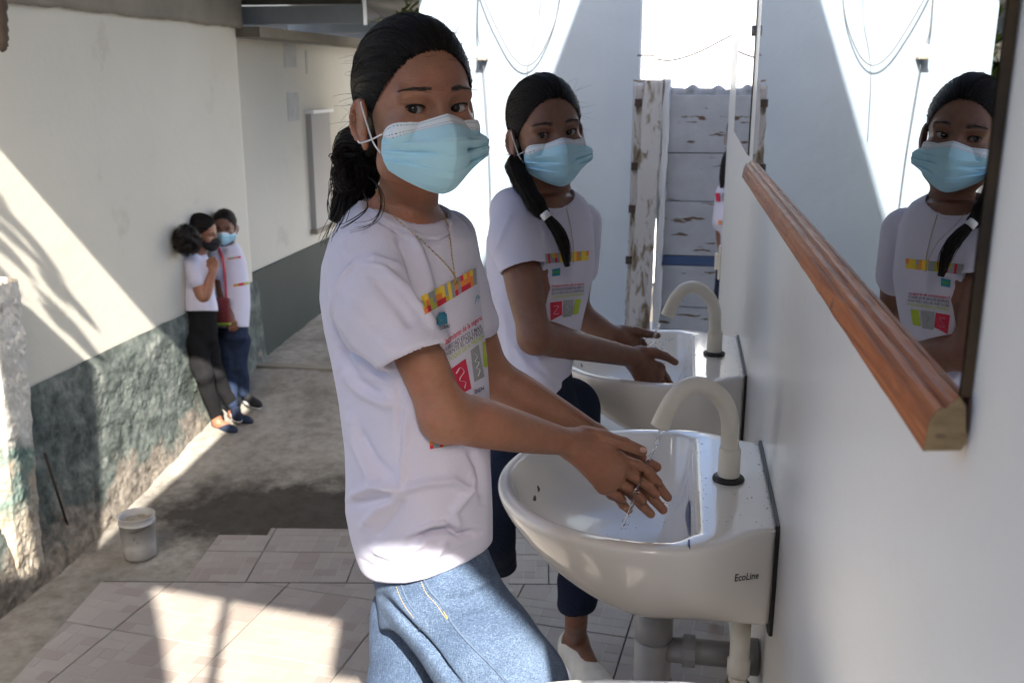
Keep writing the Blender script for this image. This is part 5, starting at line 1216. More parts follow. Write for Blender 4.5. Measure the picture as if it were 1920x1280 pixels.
for i, (c, tx) in enumerate((('p_dkred', 'Fortalecimiento de la segura'), ('p_text', 'SEGURIDAD ESCOLAR EN EL MARCO'), ('p_text', 'DE LA VIDA DE LOS CENTROS'), ('p_green', 'CON ENFOQUE DE PREVENCION'))):
    decal_text(mb, B2, tx, [(1034, 533 + i * 7), (1094, 529 + i * 6.5), (1094, 534 + i * 6.5), (1034, 539 + i * 7)], PI[c], bold=.02, off=.0018)
q = [(1031, 567), (1053, 564), (1053, 590), (1032, 601)]; decal_cells(mb, B2, q, [(0, 0, 1, 1, PI['p_dkred'])], n=3, off=.0016); squig(mb, B2, q, [(.3, .25), (.7, .3), (.5, .5), (.3, .7), (.7, .8)], .0016, PI['p_white'], .002)
q = [(1055, 563), (1075, 561), (1070, 593), (1054, 595)]; decal_cells(mb, B2, q, [(0, 0, 1, 1, PI['p_grey'])], n=3, off=.0016); squig(mb, B2, q, [(.6, .2), (.4, .4), (.6, .6), (.4, .8)], .0014, PI['p_white'], .002)
decal_cells(mb, B2, [(1078, 561), (1089, 560), (1083, 588), (1073, 590)], [(0, 0, 1, 1, PI['p_green'])], n=3, off=.0016)
decal_cells(mb, B2, [(990, 650), (1032, 655), (1032, 664), (990, 661)], band_cells(10, 2, 11), n=1, off=.0016)
mb.build('chest_print', [M[k] for k in PM], sh2)
mb = MB()
for S in (on_surface(B2s, [(1018, 385), (1035, 410), (1060, 440), (1072, 475), (1074, 492)], 50, .0016), on_surface(B2s, [(1060, 385), (1068, 420), (1074, 460), (1074, 492)], 50, .0016)):
    for k, p in enumerate(S): Vq, Fq = sph(p, .0012, 5, 4); mb.add(Vq, Fq)
stuff(mb.build('necklace', M['brass'], g2, True))
collar(sh2, B2, [(972, 356), (990, 372), (1012, 386), (1036, 392), (1056, 386), (1066, 370)], np.array([1030., 350.]), 8)
# trousers
KB, CB = P(1095, 980, 2.40), P(1083, 1128, 2.305); KA, CA = P(925, 1010, 2.18), v3(-.42, 2.42, .10)
lo, hi = sdf_bounds([P(930, 700, 2.15), P(1170, 700, 2.4), KB, CB, KA, CA], .12); v = Vol(lo, hi, .005)
v.u(rows([(690, 948, 1070, 2.25, .10), (760, 945, 1085, 2.26, .115), (830, 935, 1105, 2.28, .12), (880, 930, 1110, 2.3, .11)]), 0)
v.group([cone(P(1062, 775, 2.36), KB, .085, .060), cone(KB, CB, .058, .040), cone(P(1083, 1095, 2.32), P(1082, 1130, 2.31), .043, .042)], .02, .02)
v.group([cone(P(965, 850, 2.22), P(938, 930, 2.19), .062, .050), cone(P(938, 930, 2.19), KA, .050, .046), cone(KA, CA, .046, .036)], .02, .01)
v.sub(cut((0, 0, -1), (0, 0, float(P(1082, 1145, 2.30)[2])), lo - .1, hi + .1), .004, inter=True)
V, Q = v.mesh(1); V = wob(V, Q, .003, 16, 21); mk('trousers', V, Q, M['denim_dark'], g2, True)
sneaker(g2, (-.235, 2.24, 0), (-.115, 2.035, 0), w=.042, mat=M['shoe_white'], sole=M['white_paint'], hh=.0028)
sneaker(g2, (-.44, 2.46, 0), (-.36, 2.25, 0), w=.04, mat=M['shoe_white'], sole=M['white_paint'])

# ---------------------------------------------------------------- THE OTHER PEOPLE
def simple_arm(v, pts, rs, hd):
    limb(v, pts, rs); w = pts[-1]; d = unit(np.array(hd) - w); s = unit(np.cross(d, fw)); 
    mc = [w + d * .055 + s * x for x in (-.024, -.008, .008, .024)]; fs = [([m + d * .03 + s * (i - 1.5) * .002, m + d * .055 * (1 - .12 * abs(i - 1.3)) + fw * .008], [.0085, .007]) for i, m in enumerate(mc)]
    hand(v, w + d * .01, mc, fs, ([w + d * .01 - s * .015, w + d * .04 - s * .035, w + d * .065 - s * .04], [.014, .011, .009]), rw=.019, rm=.012)
# girl facing the camera, far
d5 = 6.95; f5 = float(gz(6.5)); g5 = thing('person', 'small far girl in a blue mask with red shoulder strap facing the camera', 'person', (float(P(440, 600, d5)[0]), float(P(440, 600, d5)[1]), f5))
H5 = headmat(P(421, 427, d5), (.25, -.95), 0, R(-4)); nk = P(424, 470, d5 + .03)
arm = [P(410, 480, d5 - .03), P(417, 548, d5 - .06), P(432, 592, d5 - .12)]; lo, hi = sdf_bounds(arm + [P(440, 630, d5 - .1), *[toW(H5, (a, b, c)) for a in (-.08, .08) for b in (-.10, .10) for c in (-.1, .10)]], .09); v = Vol(lo, hi, .0045); head_into(v, H5, nk, .045, False); simple_arm(v, arm, [.045, .037, .026], P(438, 618, d5 - .13))
v.u(cone(P(418, 470, d5), P(430, 470, d5), .05, .05), .02); Vs, Qs = v.mesh(1); Vh, Qh = Vs, Qs; mk('body', Vs, Qs, M['skin2'], g5, True)
face_parts(g5, H5, EYE, bvh((Vh, Qh))); mask_parts(g5, H5); hair_cap(g5, H5, (.0, -.09, -.03), 160, .005, 12, 10, .0012)
lo, hi = sdf_bounds([P(x, y, d5 + d) for x in (395, 475) for y in (445, 620) for d in (-.15, .15)], .03); v = Vol(lo, hi, .007); v.u(rows([(450, 414, 436, d5, .03), (455, 406, 444, d5, .05), (465, 401, 452, d5, .08), (490, 400, 461, d5, .10), (530, 403, 467, d5, .11), (570, 404, 469, d5, .12), (614, 407, 467, d5, .12)]), 0)
v.u(cone(P(409, 478, d5 - .02), P(409, 510, d5 - .05), .062, .060), .03); v.sub(ell(P(424, 451, d5 - .03), (.055, .06, .05)), .01); V, Q = v.mesh(1); V = wob(V, Q, .004, 8, 3); s5 = mk('shirt', V, Q, M['tee'], g5, True); B5 = bvh((V, Q))
mb = Prints(); decal_cells(mb, B5, [(426, 484), (451, 480), (451, 484), (427, 488)], band_cells(6, 1, 2), off=.004, n=2); decal_cells(mb, B5, [(438, 533), (466, 528), (466, 533), (438, 538)], band_cells(6, 1, 3), off=.004, n=2)
decal_cells(mb, B5, [(442, 508), (450, 507), (450, 518), (442, 519)], [(0, 0, 1, 1, PI['p_dkred'])], off=.004, n=1); decal_cells(mb, B5, [(452, 507), (457, 507), (457, 517), (452, 518)], [(0, 0, 1, 1, PI['p_grey'])], off=.004, n=1); decal_cells(mb, B5, [(459, 504), (464, 503), (464, 515), (459, 516)], [(0, 0, 1, 1, PI['p_green'])], off=.004, n=1)
mb.build('chest_print', [M[k] for k in PM], s5)
lo, hi = sdf_bounds([P(x, y, d5 + d) for x in (395, 480) for y in (600, 775) for d in (-.5, .15)], .03); v = Vol(lo, hi, .007); v.u(rows([(605, 408, 466, d5, .10), (635, 409, 464, d5, .11), (660, 428, 446, d5, .05)]), 0)
F1, F2 = v3(*onZ(436, 764, float(gz(6.3)) + .05)), v3(*onZ(458, 742, float(gz(6.5)) + .05))
v.group([cone(P(424, 640, d5), P(430, 700, d5), .075, .058), cone(P(430, 700, d5), F1 + v3(0, 0, .03), .055, .045)], .02, .02); v.group([cone(P(450, 640, d5 + .02), P(449, 690, d5), .072, .056), cone(P(449, 690, d5), F2 + v3(0, 0, .03), .055, .045)], .02, .01)
V, Q = v.mesh(1); V = wob(V, Q, .005, 12, 4); mk('jeans', V, Q, pm('dark blue jeans', (.016, .025, .050), .95, (.026, .038, .072), 30, .2, .2, 200, spec=.12), g5, True)
sneaker(g5, F1 + v3(-.02, .05, -.055), F1 + v3(.11, -.14, -.055), mat=M['denim_dark'], sole=M['white_paint'], hh=.005); sneaker(g5, F2 + v3(-.03, .05, -.055), F2 + v3(.16, -.10, -.055), mat=M['black_cloth'], sole=M['white_paint'], hh=.005)
bag = thing('shoulder_bag', 'small red shoulder bag with lime rim hanging from the far girl in the blue mask', 'bag', tuple(P(414, 580, d5 - .15)))
S = [p for p in on_surface(B5, [(408, 462), (416, 478), (421, 505), (424, 540), (425, 562)], 24, .004)]
if len(S) > 4: mk('strap', *tube(S, .009, 6, flat=.3), M['pink_strap'], bag, True)
a = P(416, 582, d5 - .16); mb = MB(); mb.prism([(a[0] - .05, a[2] - .085), (a[0] + .055, a[2] - .085), (a[0] + .06, a[2] + .09), (a[0] - .045, a[2] + .09)], 1, a[1] - .02, a[1] + .02); mb.build('pouch', pm('dark red cloth', (.14, .02, .025), .8), bag, bevel=.012)
mb = MB(); mb.box((a[0] - .055, a[1] - .024, a[2] - .098), (a[0] + .06, a[1] + .024, a[2] - .085)); mb.build('rim', M['lime'], bag, bevel=.004)
# curly haired girl leaning on the wall
d4 = 6.70; f4 = float(gz(6.0)); g4 = thing('person', 'far girl with big curly ponytail and black mask leaning on the left wall', 'person', (float(P(390, 600, d4)[0]), float(P(390, 600, d4)[1]), f4))
H4 = headmat(P(381, 437, d4), (.93, .10), 0, R(-12)); nk = P(366, 478, d4)
arm = [P(362, 492, d4 - .09), P(381, 556, d4 - .11), P(399, 510, d4 - .10)]; lo, hi = sdf_bounds(arm + [P(396, 470, d4), *[toW(H4, (a, b, c)) for a in (-.08, .08) for b in (-.10, .10) for c in (-.1, .10)], P(460, 815, d4), P(360, 815, 6.3)], .09); v = Vol(lo, hi, .0055); head_into(v, H4, nk, .045, False); simple_arm(v, arm, [.048, .040, .026], P(396, 486, d4 - .07))
v.u(cone(P(362, 480, d4), P(375, 485, d4), .045, .045), .02)
v.u(cone(P(368, 490, d4), P(372, 640, d4), .07, .08), .03)
A1 = v3(*onZ(414, 806, float(gz(5.85)))); A2 = v3(*onZ(444, 789, float(gz(6.0))))
for A_, h_, k_ in ((A1, P(364, 640, d4 - .05), P(384, 705, d4 - .06)), (A2, P(388, 640, d4 + .06), P(404, 700, d4 + .05))): v.u(cone(h_, k_, .05, .04), .01); v.u(cone(k_, A_ + v3(-.03, .0, .16), .038, .034), .01); v.u(cone(A_ + v3(-.03, .0, .16), A_ + v3(-.02, 0, .05), .036, .034), .01); v.u(cone(A_ + v3(-.02, 0, .05), A_ + v3(.08, -.03, .03), .032, .028), .02)
Vs, Qs = v.mesh(1); Vh, Qh = Vs, Qs; mk('body', Vs, Qs, M['skin'], g4, True); face_parts(g4, H4, EYE + v3(3, 0, 0), bvh((Vh, Qh))); mask_parts(g4, H4, M['mask_black'])
hc4 = hair_cap(g4, H4, (.0, -.10, .0), 160, .005, 13, 10, .0012)
cbb = P(351, 450, 6.44); v = Vol(cbb - .14, cbb + .14, .006); r4 = np.random.default_rng(2)
cb = P(351, 450, 6.44)
for k in range(60): d = r4.normal(size=3); d /= np.linalg.norm(d); v.u(ell(cb + d * (.060, .06, .072), np.full(3, r4.uniform(.024, .034))), .006)
v.u(ell(cb, (.07, .07, .08)), .01); V, Q = v.mesh(1); mk('curly_ponytail', V, Q, M['hair'], g4, True)
L = []
for k in range(420):
    d = r4.normal(size=3); d /= np.linalg.norm(d); p = cb + d * (.082, .082, .094); a = r4.normal(size=3); a -= d * (a @ d); a /= np.linalg.norm(a); b = np.cross(a, d); t = np.linspace(0, 7, 14)
    L.append([p + a * .008 * math.cos(x) + b * .008 * math.sin(x) + d * .0035 * x * r4.uniform(.2, 1) for x in t])
strands('curls', np.array(L), .0011, M['hair'], hc4, .6)
lo, hi = sdf_bounds([P(x, y, d4 + d) for x in (325, 415) for y in (465, 590) for d in (-.18, .15)], .03); v = Vol(lo, hi, .007); v.u(rows([(470, 352, 378, d4, .04), (477, 342, 386, d4, .06), (488, 333, 391, d4, .09), (510, 330, 398, d4, .11), (545, 334, 402, d4, .12), (570, 339, 407, d4, .12), (583, 341, 409, d4, .12)]), 0)
v.group([cone(P(360, 492, d4 - .09), P(369, 526, d4 - .11), .064, .060)], .01, .02); v.sub(ell(P(371, 473, d4 - .02), (.05, .05, .045)), .01); V, Q = v.mesh(1); V = wob(V, Q, .004, 8, 6); mk('shirt', V, Q, M['tee'], g4, True)
lo, hi = sdf_bounds([P(x, y, d4 + d) for x in (330, 450) for y in (565, 810) for d in (-.35, .15)], .04); v = Vol(lo, hi, .007); v.u(rows([(572, 340, 407, d4, .10), (620, 338, 408, d4, .115), (640, 342, 409, d4, .10), (672, 368, 388, d4, .05)]), 0)
v.group([cone(P(364, 640, d4 - .05), P(384, 705, d4 - .06), .082, .062), cone(P(384, 705, d4 - .06), A1 + v3(-.03, 0, .12), .060, .048)], .02, .02); v.group([cone(P(388, 640, d4 + .06), P(404, 700, d4 + .05), .078, .060), cone(P(404, 700, d4 + .05), A2 + v3(-.03, 0, .12), .058, .046)], .02, .008)
V, Q = v.mesh(1); V = wob(V, Q, .005, 14, 9); mk('trousers', V, Q, pm('grey black trousers', (.010, .0098, .0105), .95, (.015, .0145, .0155), 20, .2, .2, 200, spec=.1), g4, True)
for A_ in (A1, A2): sneaker(g4, A_ + v3(-.07, .03, .0), A_ + v3(.14, -.06, .0), w=.035, mat=M['shoe_navy'], hh=.005)
# girl half hidden behind the end of the white wall
d3 = 4.55; g3 = thing('person', 'girl mostly hidden behind the far end of the white wall, braid showing', 'person', (float(P(1400, 500, d3)[0]), float(P(1400, 500, d3)[1]), -.175))
H3 = headmat(P(1384, 258, d3), (-.1, -.98), 0, 0); nk = P(1390, 320, d3 + .03)
arm = [P(1352, 375, d3), P(1346, 440, d3), P(1352, 490, d3)]; lo, hi = sdf_bounds(arm + [P(1352, 530, d3), *[toW(H3, (a, b, c)) for a in (-.08, .08) for b in (-.10, .10) for c in (-.1, .10)]], .09); v = Vol(lo, hi, .0045); head_into(v, H3, nk, .045, False); simple_arm(v, arm, [.045, .037, .026], P(1354, 520, d3)); v.u(cone(P(1380, 350, d3), P(1400, 350, d3), .05, .05), .02); Vs, Qs = v.mesh(1); Vh, Qh = Vs, Qs
mk('body', Vs, Qs, M['skin2'], g3, True); face_parts(g3, H3, EYE, bvh((Vh, Qh))); mask_parts(g3, H3); h3 = hair_cap(g3, H3, (.05, -.05, -.06), 160, .005, 12, 10, .0012)
lock(h3, [P(1362, 282, d3), P(1352, 295, d3 - .05), P(1347, 315, d3 - .08), P(1344, 335, d3 - .10), P(1341, 352, d3 - .11)], [.022, .020, .018, .016, .006], 60, 4, 'braid', r0=.0012)
lo, hi = sdf_bounds([P(x, y, d3 + d) for x in (1330, 1450) for y in (320, 495) for d in (-.13, .13)], .03); v = Vol(lo, hi, .007); v.u(rows([(322, 1375, 1400, d3, .03), (332, 1360, 1415, d3, .06), (345, 1347, 1430, d3, .09), (370, 1337, 1440, d3, .11), (420, 1338, 1440, d3, .11), (490, 1340, 1440, d3, .11)]), 0); v.u(cone(P(1354, 365, d3), P(1349, 415, d3), .06, .06), .02)
V, Q = v.mesh(1); V = wob(V, Q, .003, 9, 5); s3_ = mk('shirt', V, Q, M['tee'], g3, True); B3 = bvh((V, Q)); mb = Prints()
decal_cells(mb, B3, [(1331, 362), (1339, 362), (1340, 378), (1332, 378)], [(0, 0, 1, 1, PI['p_dkred'])], off=.004, n=2); decal_cells(mb, B3, [(1343, 362), (1349, 362), (1349, 377), (1343, 377)], [(0, 0, 1, 1, PI['p_grey'])], off=.004, n=1); decal_cells(mb, B3, [(1336, 413), (1356, 413), (1356, 421), (1336, 421)], band_cells(4, 1, 2), off=.004, n=1)
mb.build('chest_print', [M[k] for k in PM], s3_)
lo, hi = sdf_bounds([P(x, y, d3 + d) for x in (1330, 1450) for y in (480, 640) for d in (-.2, .15)], .04); v = Vol(lo, hi, .008); v.u(rows([(484, 1345, 1440, d3, .10), (520, 1343, 1440, d3, .11)]), 0); v.u(cone(P(1366, 510, d3), v3(*P(1345, 620, d3 - .1)), .085, .06), .02); v.u(cone(P(1420, 510, d3), v3(*P(1425, 640, d3 + .1)), .085, .055), .02)
V, Q = v.mesh(1); mk('trousers', V, Q, M['denim_dark'], g3, True)
for x in (1345, 1425): p = P(x, 640, d3); sneaker(g3, (p[0], p[1] + .06, -.175), (p[0] - .02, p[1] - .15, -.175), mat=M['shoe_white'], hh=.005)

g3.location.x += .028
# ================================================================ WASHBASINS, TAPS, MIRRORS
def basin_rings():
    K = [(.532, .060, .130, .193, .183), (.545, .105, .180, .197, .183), (.575, .170, .226, .199, .183), (.615, .228, .256, .200, .183), (.655, .270, .271, .200, .183), (.690, .294, .278, .200, .183), (.709, .302, .2795, .200, .183), (.7165, .3005, .278, .1985, .183), (.7205, .295, .272, .1945, .181),
         (.7212, .287, .258, .222, .066), (.7200, .281, .250, .219, .059), (.7165, .276, .245, .215, .054), (.705, .271, .240, .211, .050), (.670, .252, .222, .200, .047), (.630, .208, .190, .172, .038), (.606, .145, .138, .122, .016), (.596, .075, .072, .062, -.004), (.594, .030, .022, .020, -.012)]
    out = []
    for z, a, b, W, xb in K:
        pts = []
        for s in np.linspace(0, 1, 9)[:-1]:                 # near side, from the back corner to the widest point
            e = s * s * (3 - 2 * s); pts.append((xb * (1 - s), -(W + (b - W) * math.sin(e * math.pi / 2)) if b > W else -(W + (b - W) * s)))
        for p in np.linspace(0, math.pi, 41): pts.append((-a * abs(math.sin(p)) ** (2 / 2.3), -b * math.cos(p)))
        for s in np.linspace(1, 0, 9)[1:]:
            e = s * s * (3 - 2 * s); pts.append((xb * (1 - s), (W + (b - W) * math.sin(e * math.pi / 2)) if b > W else (W + (b - W) * s)))
        for s in np.linspace(1, -1, 13)[1:-1]: pts.append((xb, W * s))
        out.append([(x, 1.684 + .033 * np.clip((x + .02) / .2, 0, 1) + y, z) for x, y in pts])
    return out
def make_basin():
    t = thing('washbasin', 'front white ceramic washbasin under the running gooseneck tap, with small black lettering', 'washbasin', (.18, 1.70, .53), 'wall-hung washbasins in a row')
    Rg = basin_rings(); n = len(Rg[0]); V = [p for r_ in Rg for p in r_]; Fc = []
    for k in range(len(Rg) - 1):
        for i in range(n): Fc.append((k * n + i, k * n + (i + 1) % n, (k + 1) * n + (i + 1) % n, (k + 1) * n + i))
    Fc.append(tuple(range(n))); Fc.append(tuple(range(len(V) - 1, len(V) - 1 - n, -1)))
    bowl = mk('bowl', V, Fc, M['porcelain'], t, True)
    bm = bmesh.new(); bm.from_mesh(bowl.data); bmesh.ops.recalc_face_normals(bm, faces=bm.faces); bm.to_mesh(bowl.data); bm.free(); bowl.data.polygons.foreach_set('use_smooth', [True] * len(bowl.data.polygons))
    s = bowl.modifiers.new('sub', 'SUBSURF'); s.levels = s.render_levels = 2
    # black rubber bead between basin and wall
    pl = [(1.717 - .2035, .5), (1.717 - .2035, .7), (1.717 - .198, .7235), (1.717 + .198, .7235), (1.717 + .2035, .7), (1.717 + .203, .52), (1.717 + .17, .515), (1.717 - .17, .515)]
    pl[0] = (1.717 - .202, .527)
    mb = MB(); mb.prism(pl, 0, .1795, .1875); mb.build('wall_bead', M['rubber'], t)
    mb = MB()
    for (y, z, r_) in ((1.80, .668, .0085), (1.775, .645, .0075)): pass
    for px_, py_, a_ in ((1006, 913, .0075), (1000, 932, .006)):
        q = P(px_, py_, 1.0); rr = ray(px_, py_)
        # flat dark patch for the shade in the hole, front inner wall
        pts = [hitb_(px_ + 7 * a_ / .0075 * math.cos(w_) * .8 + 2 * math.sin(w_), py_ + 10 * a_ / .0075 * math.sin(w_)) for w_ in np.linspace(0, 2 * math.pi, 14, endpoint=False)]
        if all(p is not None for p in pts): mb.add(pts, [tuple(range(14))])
    if mb.V: mb.build('overflow_hole', pm('hole shade', (.05, .045, .04), .8), t)
    # tap
    fb = v3(.111, 1.706, .7205)
    tap = mk('tap', *lathe([(0, 0), (.0275, 0), (.0285, .003), (.0275, .0065), (.022, .0095), (0, .0095)], 32, fb), M['rubber'], t, True)
    V, Fc = lathe([(.0185, .006), (.0195, .010), (.0195, .058), (.0185, .062), (.0165, .063)], 32, fb); mk('collar', V, Fc, M['pvc'], tap, True)
    Yt = 1.700; ctl = [(1368, 862), (1369, 820), (1368, 785), (1356, 752), (1333, 730), (1306, 722), (1281, 730), (1261, 752), (1247, 778), (1237, 800)]
    pts = [onY(x, y, Yt - .035 * max(0, (1369 - x) / 134)) for x, y in ctl]; pts[0] = fb + v3(0, 0, .05); pts[1] = v3(pts[1][0], fb[1], pts[1][2])
    pth = spline(pts, 44); rr = np.interp(np.linspace(0, 1, 44), [0, .75, 1], [.0158, .0160, .0170]); mk('spout', *tube(pth, rr, 24, cap=False), M['pvc'], tap, True)
    e = pth[-1]; d = unit(pth[-1] - pth[-2]); mk('spout_mouth', *tube([e - d * .012, e - d * .004], [.0150, .0160], 20), M['rubber'], tap, True)
    # waste trap and supply under the basin
    c = onY(1226, 1160, 1.68); cx = c[0]; cy = 1.68
    def L(pr, m, nm): return mk(nm, *lathe(pr, 28, (cx, cy, 0)), m, tr, True)
    tr = mk('waste_trap', *lathe([(.0, .32), (.034, .32), (.0345, .325), (.0345, .402), (.030, .406), (.0, .406)], 28, (cx, cy, 0)), M['pvc_grey'], t, True)
    L([(.024, .464), (.0345, .464), (.036, .461), (.036, .410), (.033, .407), (.024, .407)], M['pvc_grey'], 'union_nut')
    L([(.0, .32), (.0385, .32), (.0395, .31), (.0395, .245), (.032, .21), (.018, .19), (0, .188)], M['pvc_grey'], 'cup'); L([(.036, .545), (.036, .500), (.038, .487), (.034, .474), (.026, .464), (.0, .464)], M['pvc'], 'tailpiece')
    zc = .385
    for a, b_, r_, nm in ((cx, .182, .0235, 'outlet_pipe'), (cx + .055, cx + .078, .0305, 'pipe_nut'), (.155, .182, .034, 'wall_flange')):
        mk(nm, *tube([(a, cy, zc), (b_, cy, zc)], r_, 20 if nm != 'pipe_nut' else 10), M['pvc_grey'], tr, nm != 'pipe_nut')
    s_ = onY(1388, 1200, 1.62); sx = s_[0]; sy = 1.62
    sp_ = mk('supply_pipe', *lathe([(0, .60), (.0175, .60), (.0175, .415), (.0205, .413), (.0205, .385), (.018, .383), (0, .380)], 24, (sx, sy, 0)), M['pvc'], t, True)
    mk('fitting', *lathe([(0, .381), (.017, .381), (.017, .370), (0, .370)], 8, (sx, sy, 0)), M['pvc'], sp_)
    mk('valve_nut', *lathe([(0, .370), (.021, .370), (.021, .350), (.017, .348), (.017, .315), (.0215, .313), (.0215, .28), (.012, .27), (.012, 0.02), (0, .02)], 8, (sx, sy, 0)), M['brass'], sp_)
    mb = MB(); mb.cyl((sx - .012, sy - .012, .325), (sx - .02, sy - .045, .325), .006); mb.box((sx - .030, sy - .052, .317), (sx + .004, sy - .044, .331)); mb.build('valve_handle', M['red'], sp_, bevel=.002)
    return t, bowl
hitb_ = lambda x, y: None
# evaluated surface of the front basin for lettering
def smooth_bvh(o):
    dg = bpy.context.evaluated_depsgraph_get(); e = o.evaluated_get(dg); me = e.to_mesh(); mw = o.matrix_world; off = Vector(wloc(o.parent)) if o.parent else Vector()
    V = [v.co + off for v in me.vertices]; Fc = [tuple(p.vertices) for p in me.polygons]; e.to_mesh_clear(); return BVHTree.FromPolygons(V, Fc)
Rg = basin_rings(); n_ = len(Rg[0]); BBV = [p for r_ in Rg for p in r_]; BBF = [(k * n_ + i, k * n_ + (i + 1) % n_, (k + 1) * n_ + (i + 1) % n_, (k + 1) * n_ + i) for k in range(len(Rg) - 1) for i in range(n_)]
B0_ = BVHTree.FromPolygons([Vector(v_) for v_ in BBV], BBF)
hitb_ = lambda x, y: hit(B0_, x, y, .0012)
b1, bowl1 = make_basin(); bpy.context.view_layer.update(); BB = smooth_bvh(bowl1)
def copy_tree(o, parent=None, dy=0):
    c = o.copy(); COL.objects.link(c); c.parent = parent
    if parent is None: c.location = Vector(o.location) + Vector((0, dy, 0))
    for ch in list(o.children): copy_tree(ch, c)
    return c
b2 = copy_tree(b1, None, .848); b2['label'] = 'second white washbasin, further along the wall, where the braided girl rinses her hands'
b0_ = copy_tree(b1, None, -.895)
for o in [c for c in b0_.children if c.name.startswith('tap')]:   # nothing of this one's tap is in the picture
    for q_ in list(o.children): bpy.data.objects.remove(q_)
    bpy.data.objects.remove(o)
b0_; b0_['label'] = 'sunlit white washbasin rim at the bottom edge of the picture, closest to the camera'
mb = MB(); decal_text(mb, BB, 'EcoLine', [(1375, 1075), (1421, 1070), (1423, 1084), (1377, 1090)], 0, off=.0006, shear=.35, bold=.012); mb.build('lettering', M['p_black'], b1)
# blue patch on the bowl wall
mb = MB(); L1 = []
for y, w_ in ((936, 1), (948, 5), (962, 8), (976, 8), (990, 4), (1003, 1.5), (1012, 4), (1022, 5), (1030, 1)):
    a, b = hit(BB, 1294 - w_, y, .0012), hit(BB, 1294, y, .0012)
    if a is not None and b is not None: L1.append((a, b))
for i in range(len(L1) - 1): mb.add([L1[i][0], L1[i][1], L1[i + 1][1], L1[i + 1][0]], [(0, 1, 2, 3)])
if mb.V: mb.build('blue_patch', M['blue'], b1)

# water
def stream(name, px, label, r=.0032):
    pth = spline([P(*p) for p in px], 70); t = np.linspace(0, 1, 70); V = []; pts, T, Nn, Bn = frames(pth); n = 10; Fc = []
    for i in range(70):
        tw = t[i] * 30; w1 = r * (1.25 + .35 * math.sin(t[i] * 55)) * (1 - .3 * t[i]); w2 = r * .62
        for k in range(n):
            a = 2 * math.pi * k / n; u, v_ = w1 * math.cos(a), w2 * math.sin(a); c, s = math.cos(tw), math.sin(tw); V.append(pts[i] + Nn[i] * (u * c - v_ * s) + Bn[i] * (u * s + v_ * c))
    for i in range(69):
        for k in range(n): Fc.append((i * n + k, i * n + (k + 1) % n, (i + 1) * n + (k + 1) % n, (i + 1) * n + k))
    Fc += [tuple(range(n - 1, -1, -1)), tuple(69 * n + k for k in range(n))]
    return tag(mk(name, V, Fc, M['water'], smooth=True), label, 'water')
stream('water_stream', [(1239, 806, 1.640), (1232, 830, 1.625), (1222, 850, 1.606), (1212, 868, 1.592), (1204, 888, 1.580), (1197, 910, 1.575), (1188, 935, 1.572), (1180, 958, 1.572), (1172, 972, 1.575), (1166, 990, 1.585)], 'twisting stream of water falling from the front tap over the hands')
stream('water_stream', [(1237, 606, 2.475), (1233, 616, 2.462), (1229, 626, 2.455), (1226, 640, 2.455), (1214, 650, 2.45)], 'short bright stream of water from the second tap', .0036)
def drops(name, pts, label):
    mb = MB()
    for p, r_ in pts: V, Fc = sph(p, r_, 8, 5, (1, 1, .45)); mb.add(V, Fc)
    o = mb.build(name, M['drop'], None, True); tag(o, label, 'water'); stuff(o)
rd = np.random.default_rng(5)
def deck(dy, n):
    out = []
    for k in range(n):
        x = rd.choice([rd.uniform(.058, .072), rd.uniform(.072, .176), rd.uniform(.165, .177)]); y = rd.uniform(1.50, 1.92); r_ = rd.uniform(.0007, .0017) * (1.6 if rd.random() < .15 else 1); out.append((v3(x, y + dy, .7208), r_))
    return out
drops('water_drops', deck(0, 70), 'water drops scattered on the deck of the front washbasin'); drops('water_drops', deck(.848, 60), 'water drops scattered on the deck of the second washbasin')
spl = [(P(1180 + rd.normal() * 22, 975 + rd.normal() * 22, 1.60 + rd.normal() * .02), rd.uniform(.0008, .002)) for _ in range(16)] + [(P(1236 + rd.normal() * 10, 936 + rd.normal() * 8, 1.62), rd.uniform(.0008, .002)) for _ in range(14)]
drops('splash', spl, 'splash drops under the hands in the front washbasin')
spl = [(P(1225 + rd.normal() * 20, 640 + rd.normal() * 18, 2.44 + rd.normal() * .03), rd.uniform(.001, .0026)) for _ in range(45)]
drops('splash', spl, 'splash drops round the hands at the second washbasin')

# mirrors (each plate stands a little off the wall at its far end)
MP0, MP1 = np.array([.1785, .55]), np.array([MIRX, 2.35])
def onM(x, y, off=0.0):
    d = MP1 - MP0; nn = np.array([d[1], -d[0]]); nn /= np.linalg.norm(nn); o = MP0 + nn * off; r_ = ray(x, y); t = (o @ nn) / (r_[:2] @ nn); return C0 + r_ * t
def plate(name, nb, fb_, top, label, par=None):
    t = thing(name, label, 'mirror', tuple(nb)); d = unit(v3(fb_[0] - nb[0], fb_[1] - nb[1], 0)); nn = v3(d[1], -d[0], 0)   # into the wall
    V = [nb, fb_, v3(fb_[0], fb_[1], top), v3(nb[0], nb[1], top)]
    mk('glass', V, [(0, 1, 2, 3)], M['mirror'], t)
    W = [p + nn * .0012 for p in V] + [v3(.1847, p[1], p[2]) for p in V]; mb = MB(); mb.add(W, [(0, 1, 2, 3), (7, 6, 5, 4), (0, 4, 5, 1), (1, 5, 6, 2), (2, 6, 7, 3), (3, 7, 4, 0)]); mb.build('backing', M['mirror_edge'], t); return t
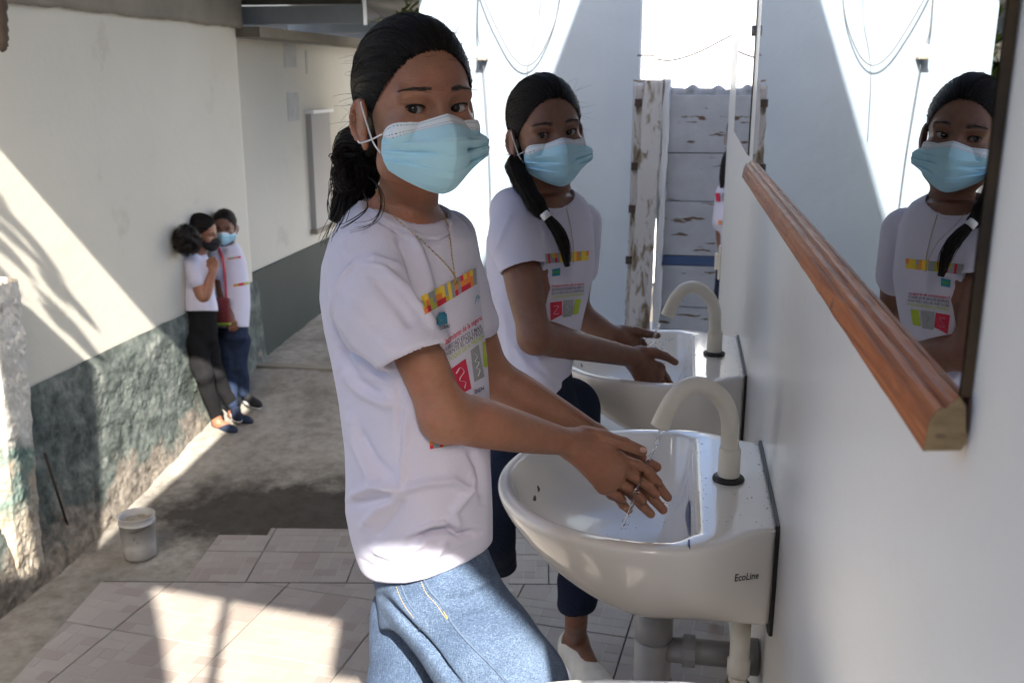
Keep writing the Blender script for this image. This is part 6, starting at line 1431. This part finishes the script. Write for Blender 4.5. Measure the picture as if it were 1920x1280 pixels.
NB, FB = onM(1797, 743), onM(1411, 300)
mr = plate('mirror', NB, FB, 2.25, 'large mirror over the front washbasin, standing on a reddish wooden moulding')
mb = MB(); q = onM(1415, 58, -.004); mb.cyl(q + v3(-.006, 0, 0), q + v3(.004, 0, 0), .011, n=16); mb.build('fixing', pm('grey screw cap', (.30, .30, .30), .4, metal=.5), mr, True)
NB2, FB2 = onX(1402, 292, .1815), onX(1376, 246, .1810)
m2 = plate('mirror', NB2, FB2, 2.25, 'narrow slice of the second mirror further along the white wall')
# moulding under the mirror
prof = [(1722, 853), (1800, 853), (1813, 838), (1812, 762), (1798, 745), (1788, 753), (1779, 757), (1772, 767), (1761, 766), (1750, 773), (1743, 786), (1735, 796)]
near = [onY(x, y, .568) for x, y in prof]; ref = near[0]; dx = 0
F0 = onX(1390, 322, .118)
mo = thing('wooden_moulding', 'long reddish varnished wooden moulding with pale cut end below the mirror', 'moulding', tuple(near[0]))
K = 60; V = []; n = len(prof); rr_ = np.random.default_rng(3)
lip0 = near[4]
for k in range(K + 1):                                     # the back of its top carries the glass
    t = k / K; yy = NB[1] - .004 + (FB[1] - NB[1] + .004) * t; u_ = (yy - MP0[1]) / (MP1[1] - MP0[1]); lip = v3(MP0[0] + (MP1[0] - MP0[0]) * u_ - .0006, yy, NB[2] + (FB[2] - NB[2]) * (yy - NB[1]) / (FB[1] - NB[1]) + .001)
    for i, p in enumerate(near):
        o_ = p - lip0; V.append(lip + v3(o_[0] + rr_.normal() * .0002, 0, o_[2] + rr_.normal() * .0002))
V = np.array(V); V[:, 0] = np.minimum(V[:, 0], .1835)
Fc = [(k * n + i, (k + 1) * n + i, (k + 1) * n + (i + 1) % n, k * n + (i + 1) % n) for k in range(K) for i in range(n)]
mk('moulded_bar', V, Fc + [tuple(K * n + i for i in range(n))], M['wood_frame'], mo)
e0 = V[:n] - v3(0, .0008, 0); mk('cut_end', e0, [tuple(range(n))], M['endgrain'], mo)
# rust stain below the cut end
bpy.context.view_layer.update()
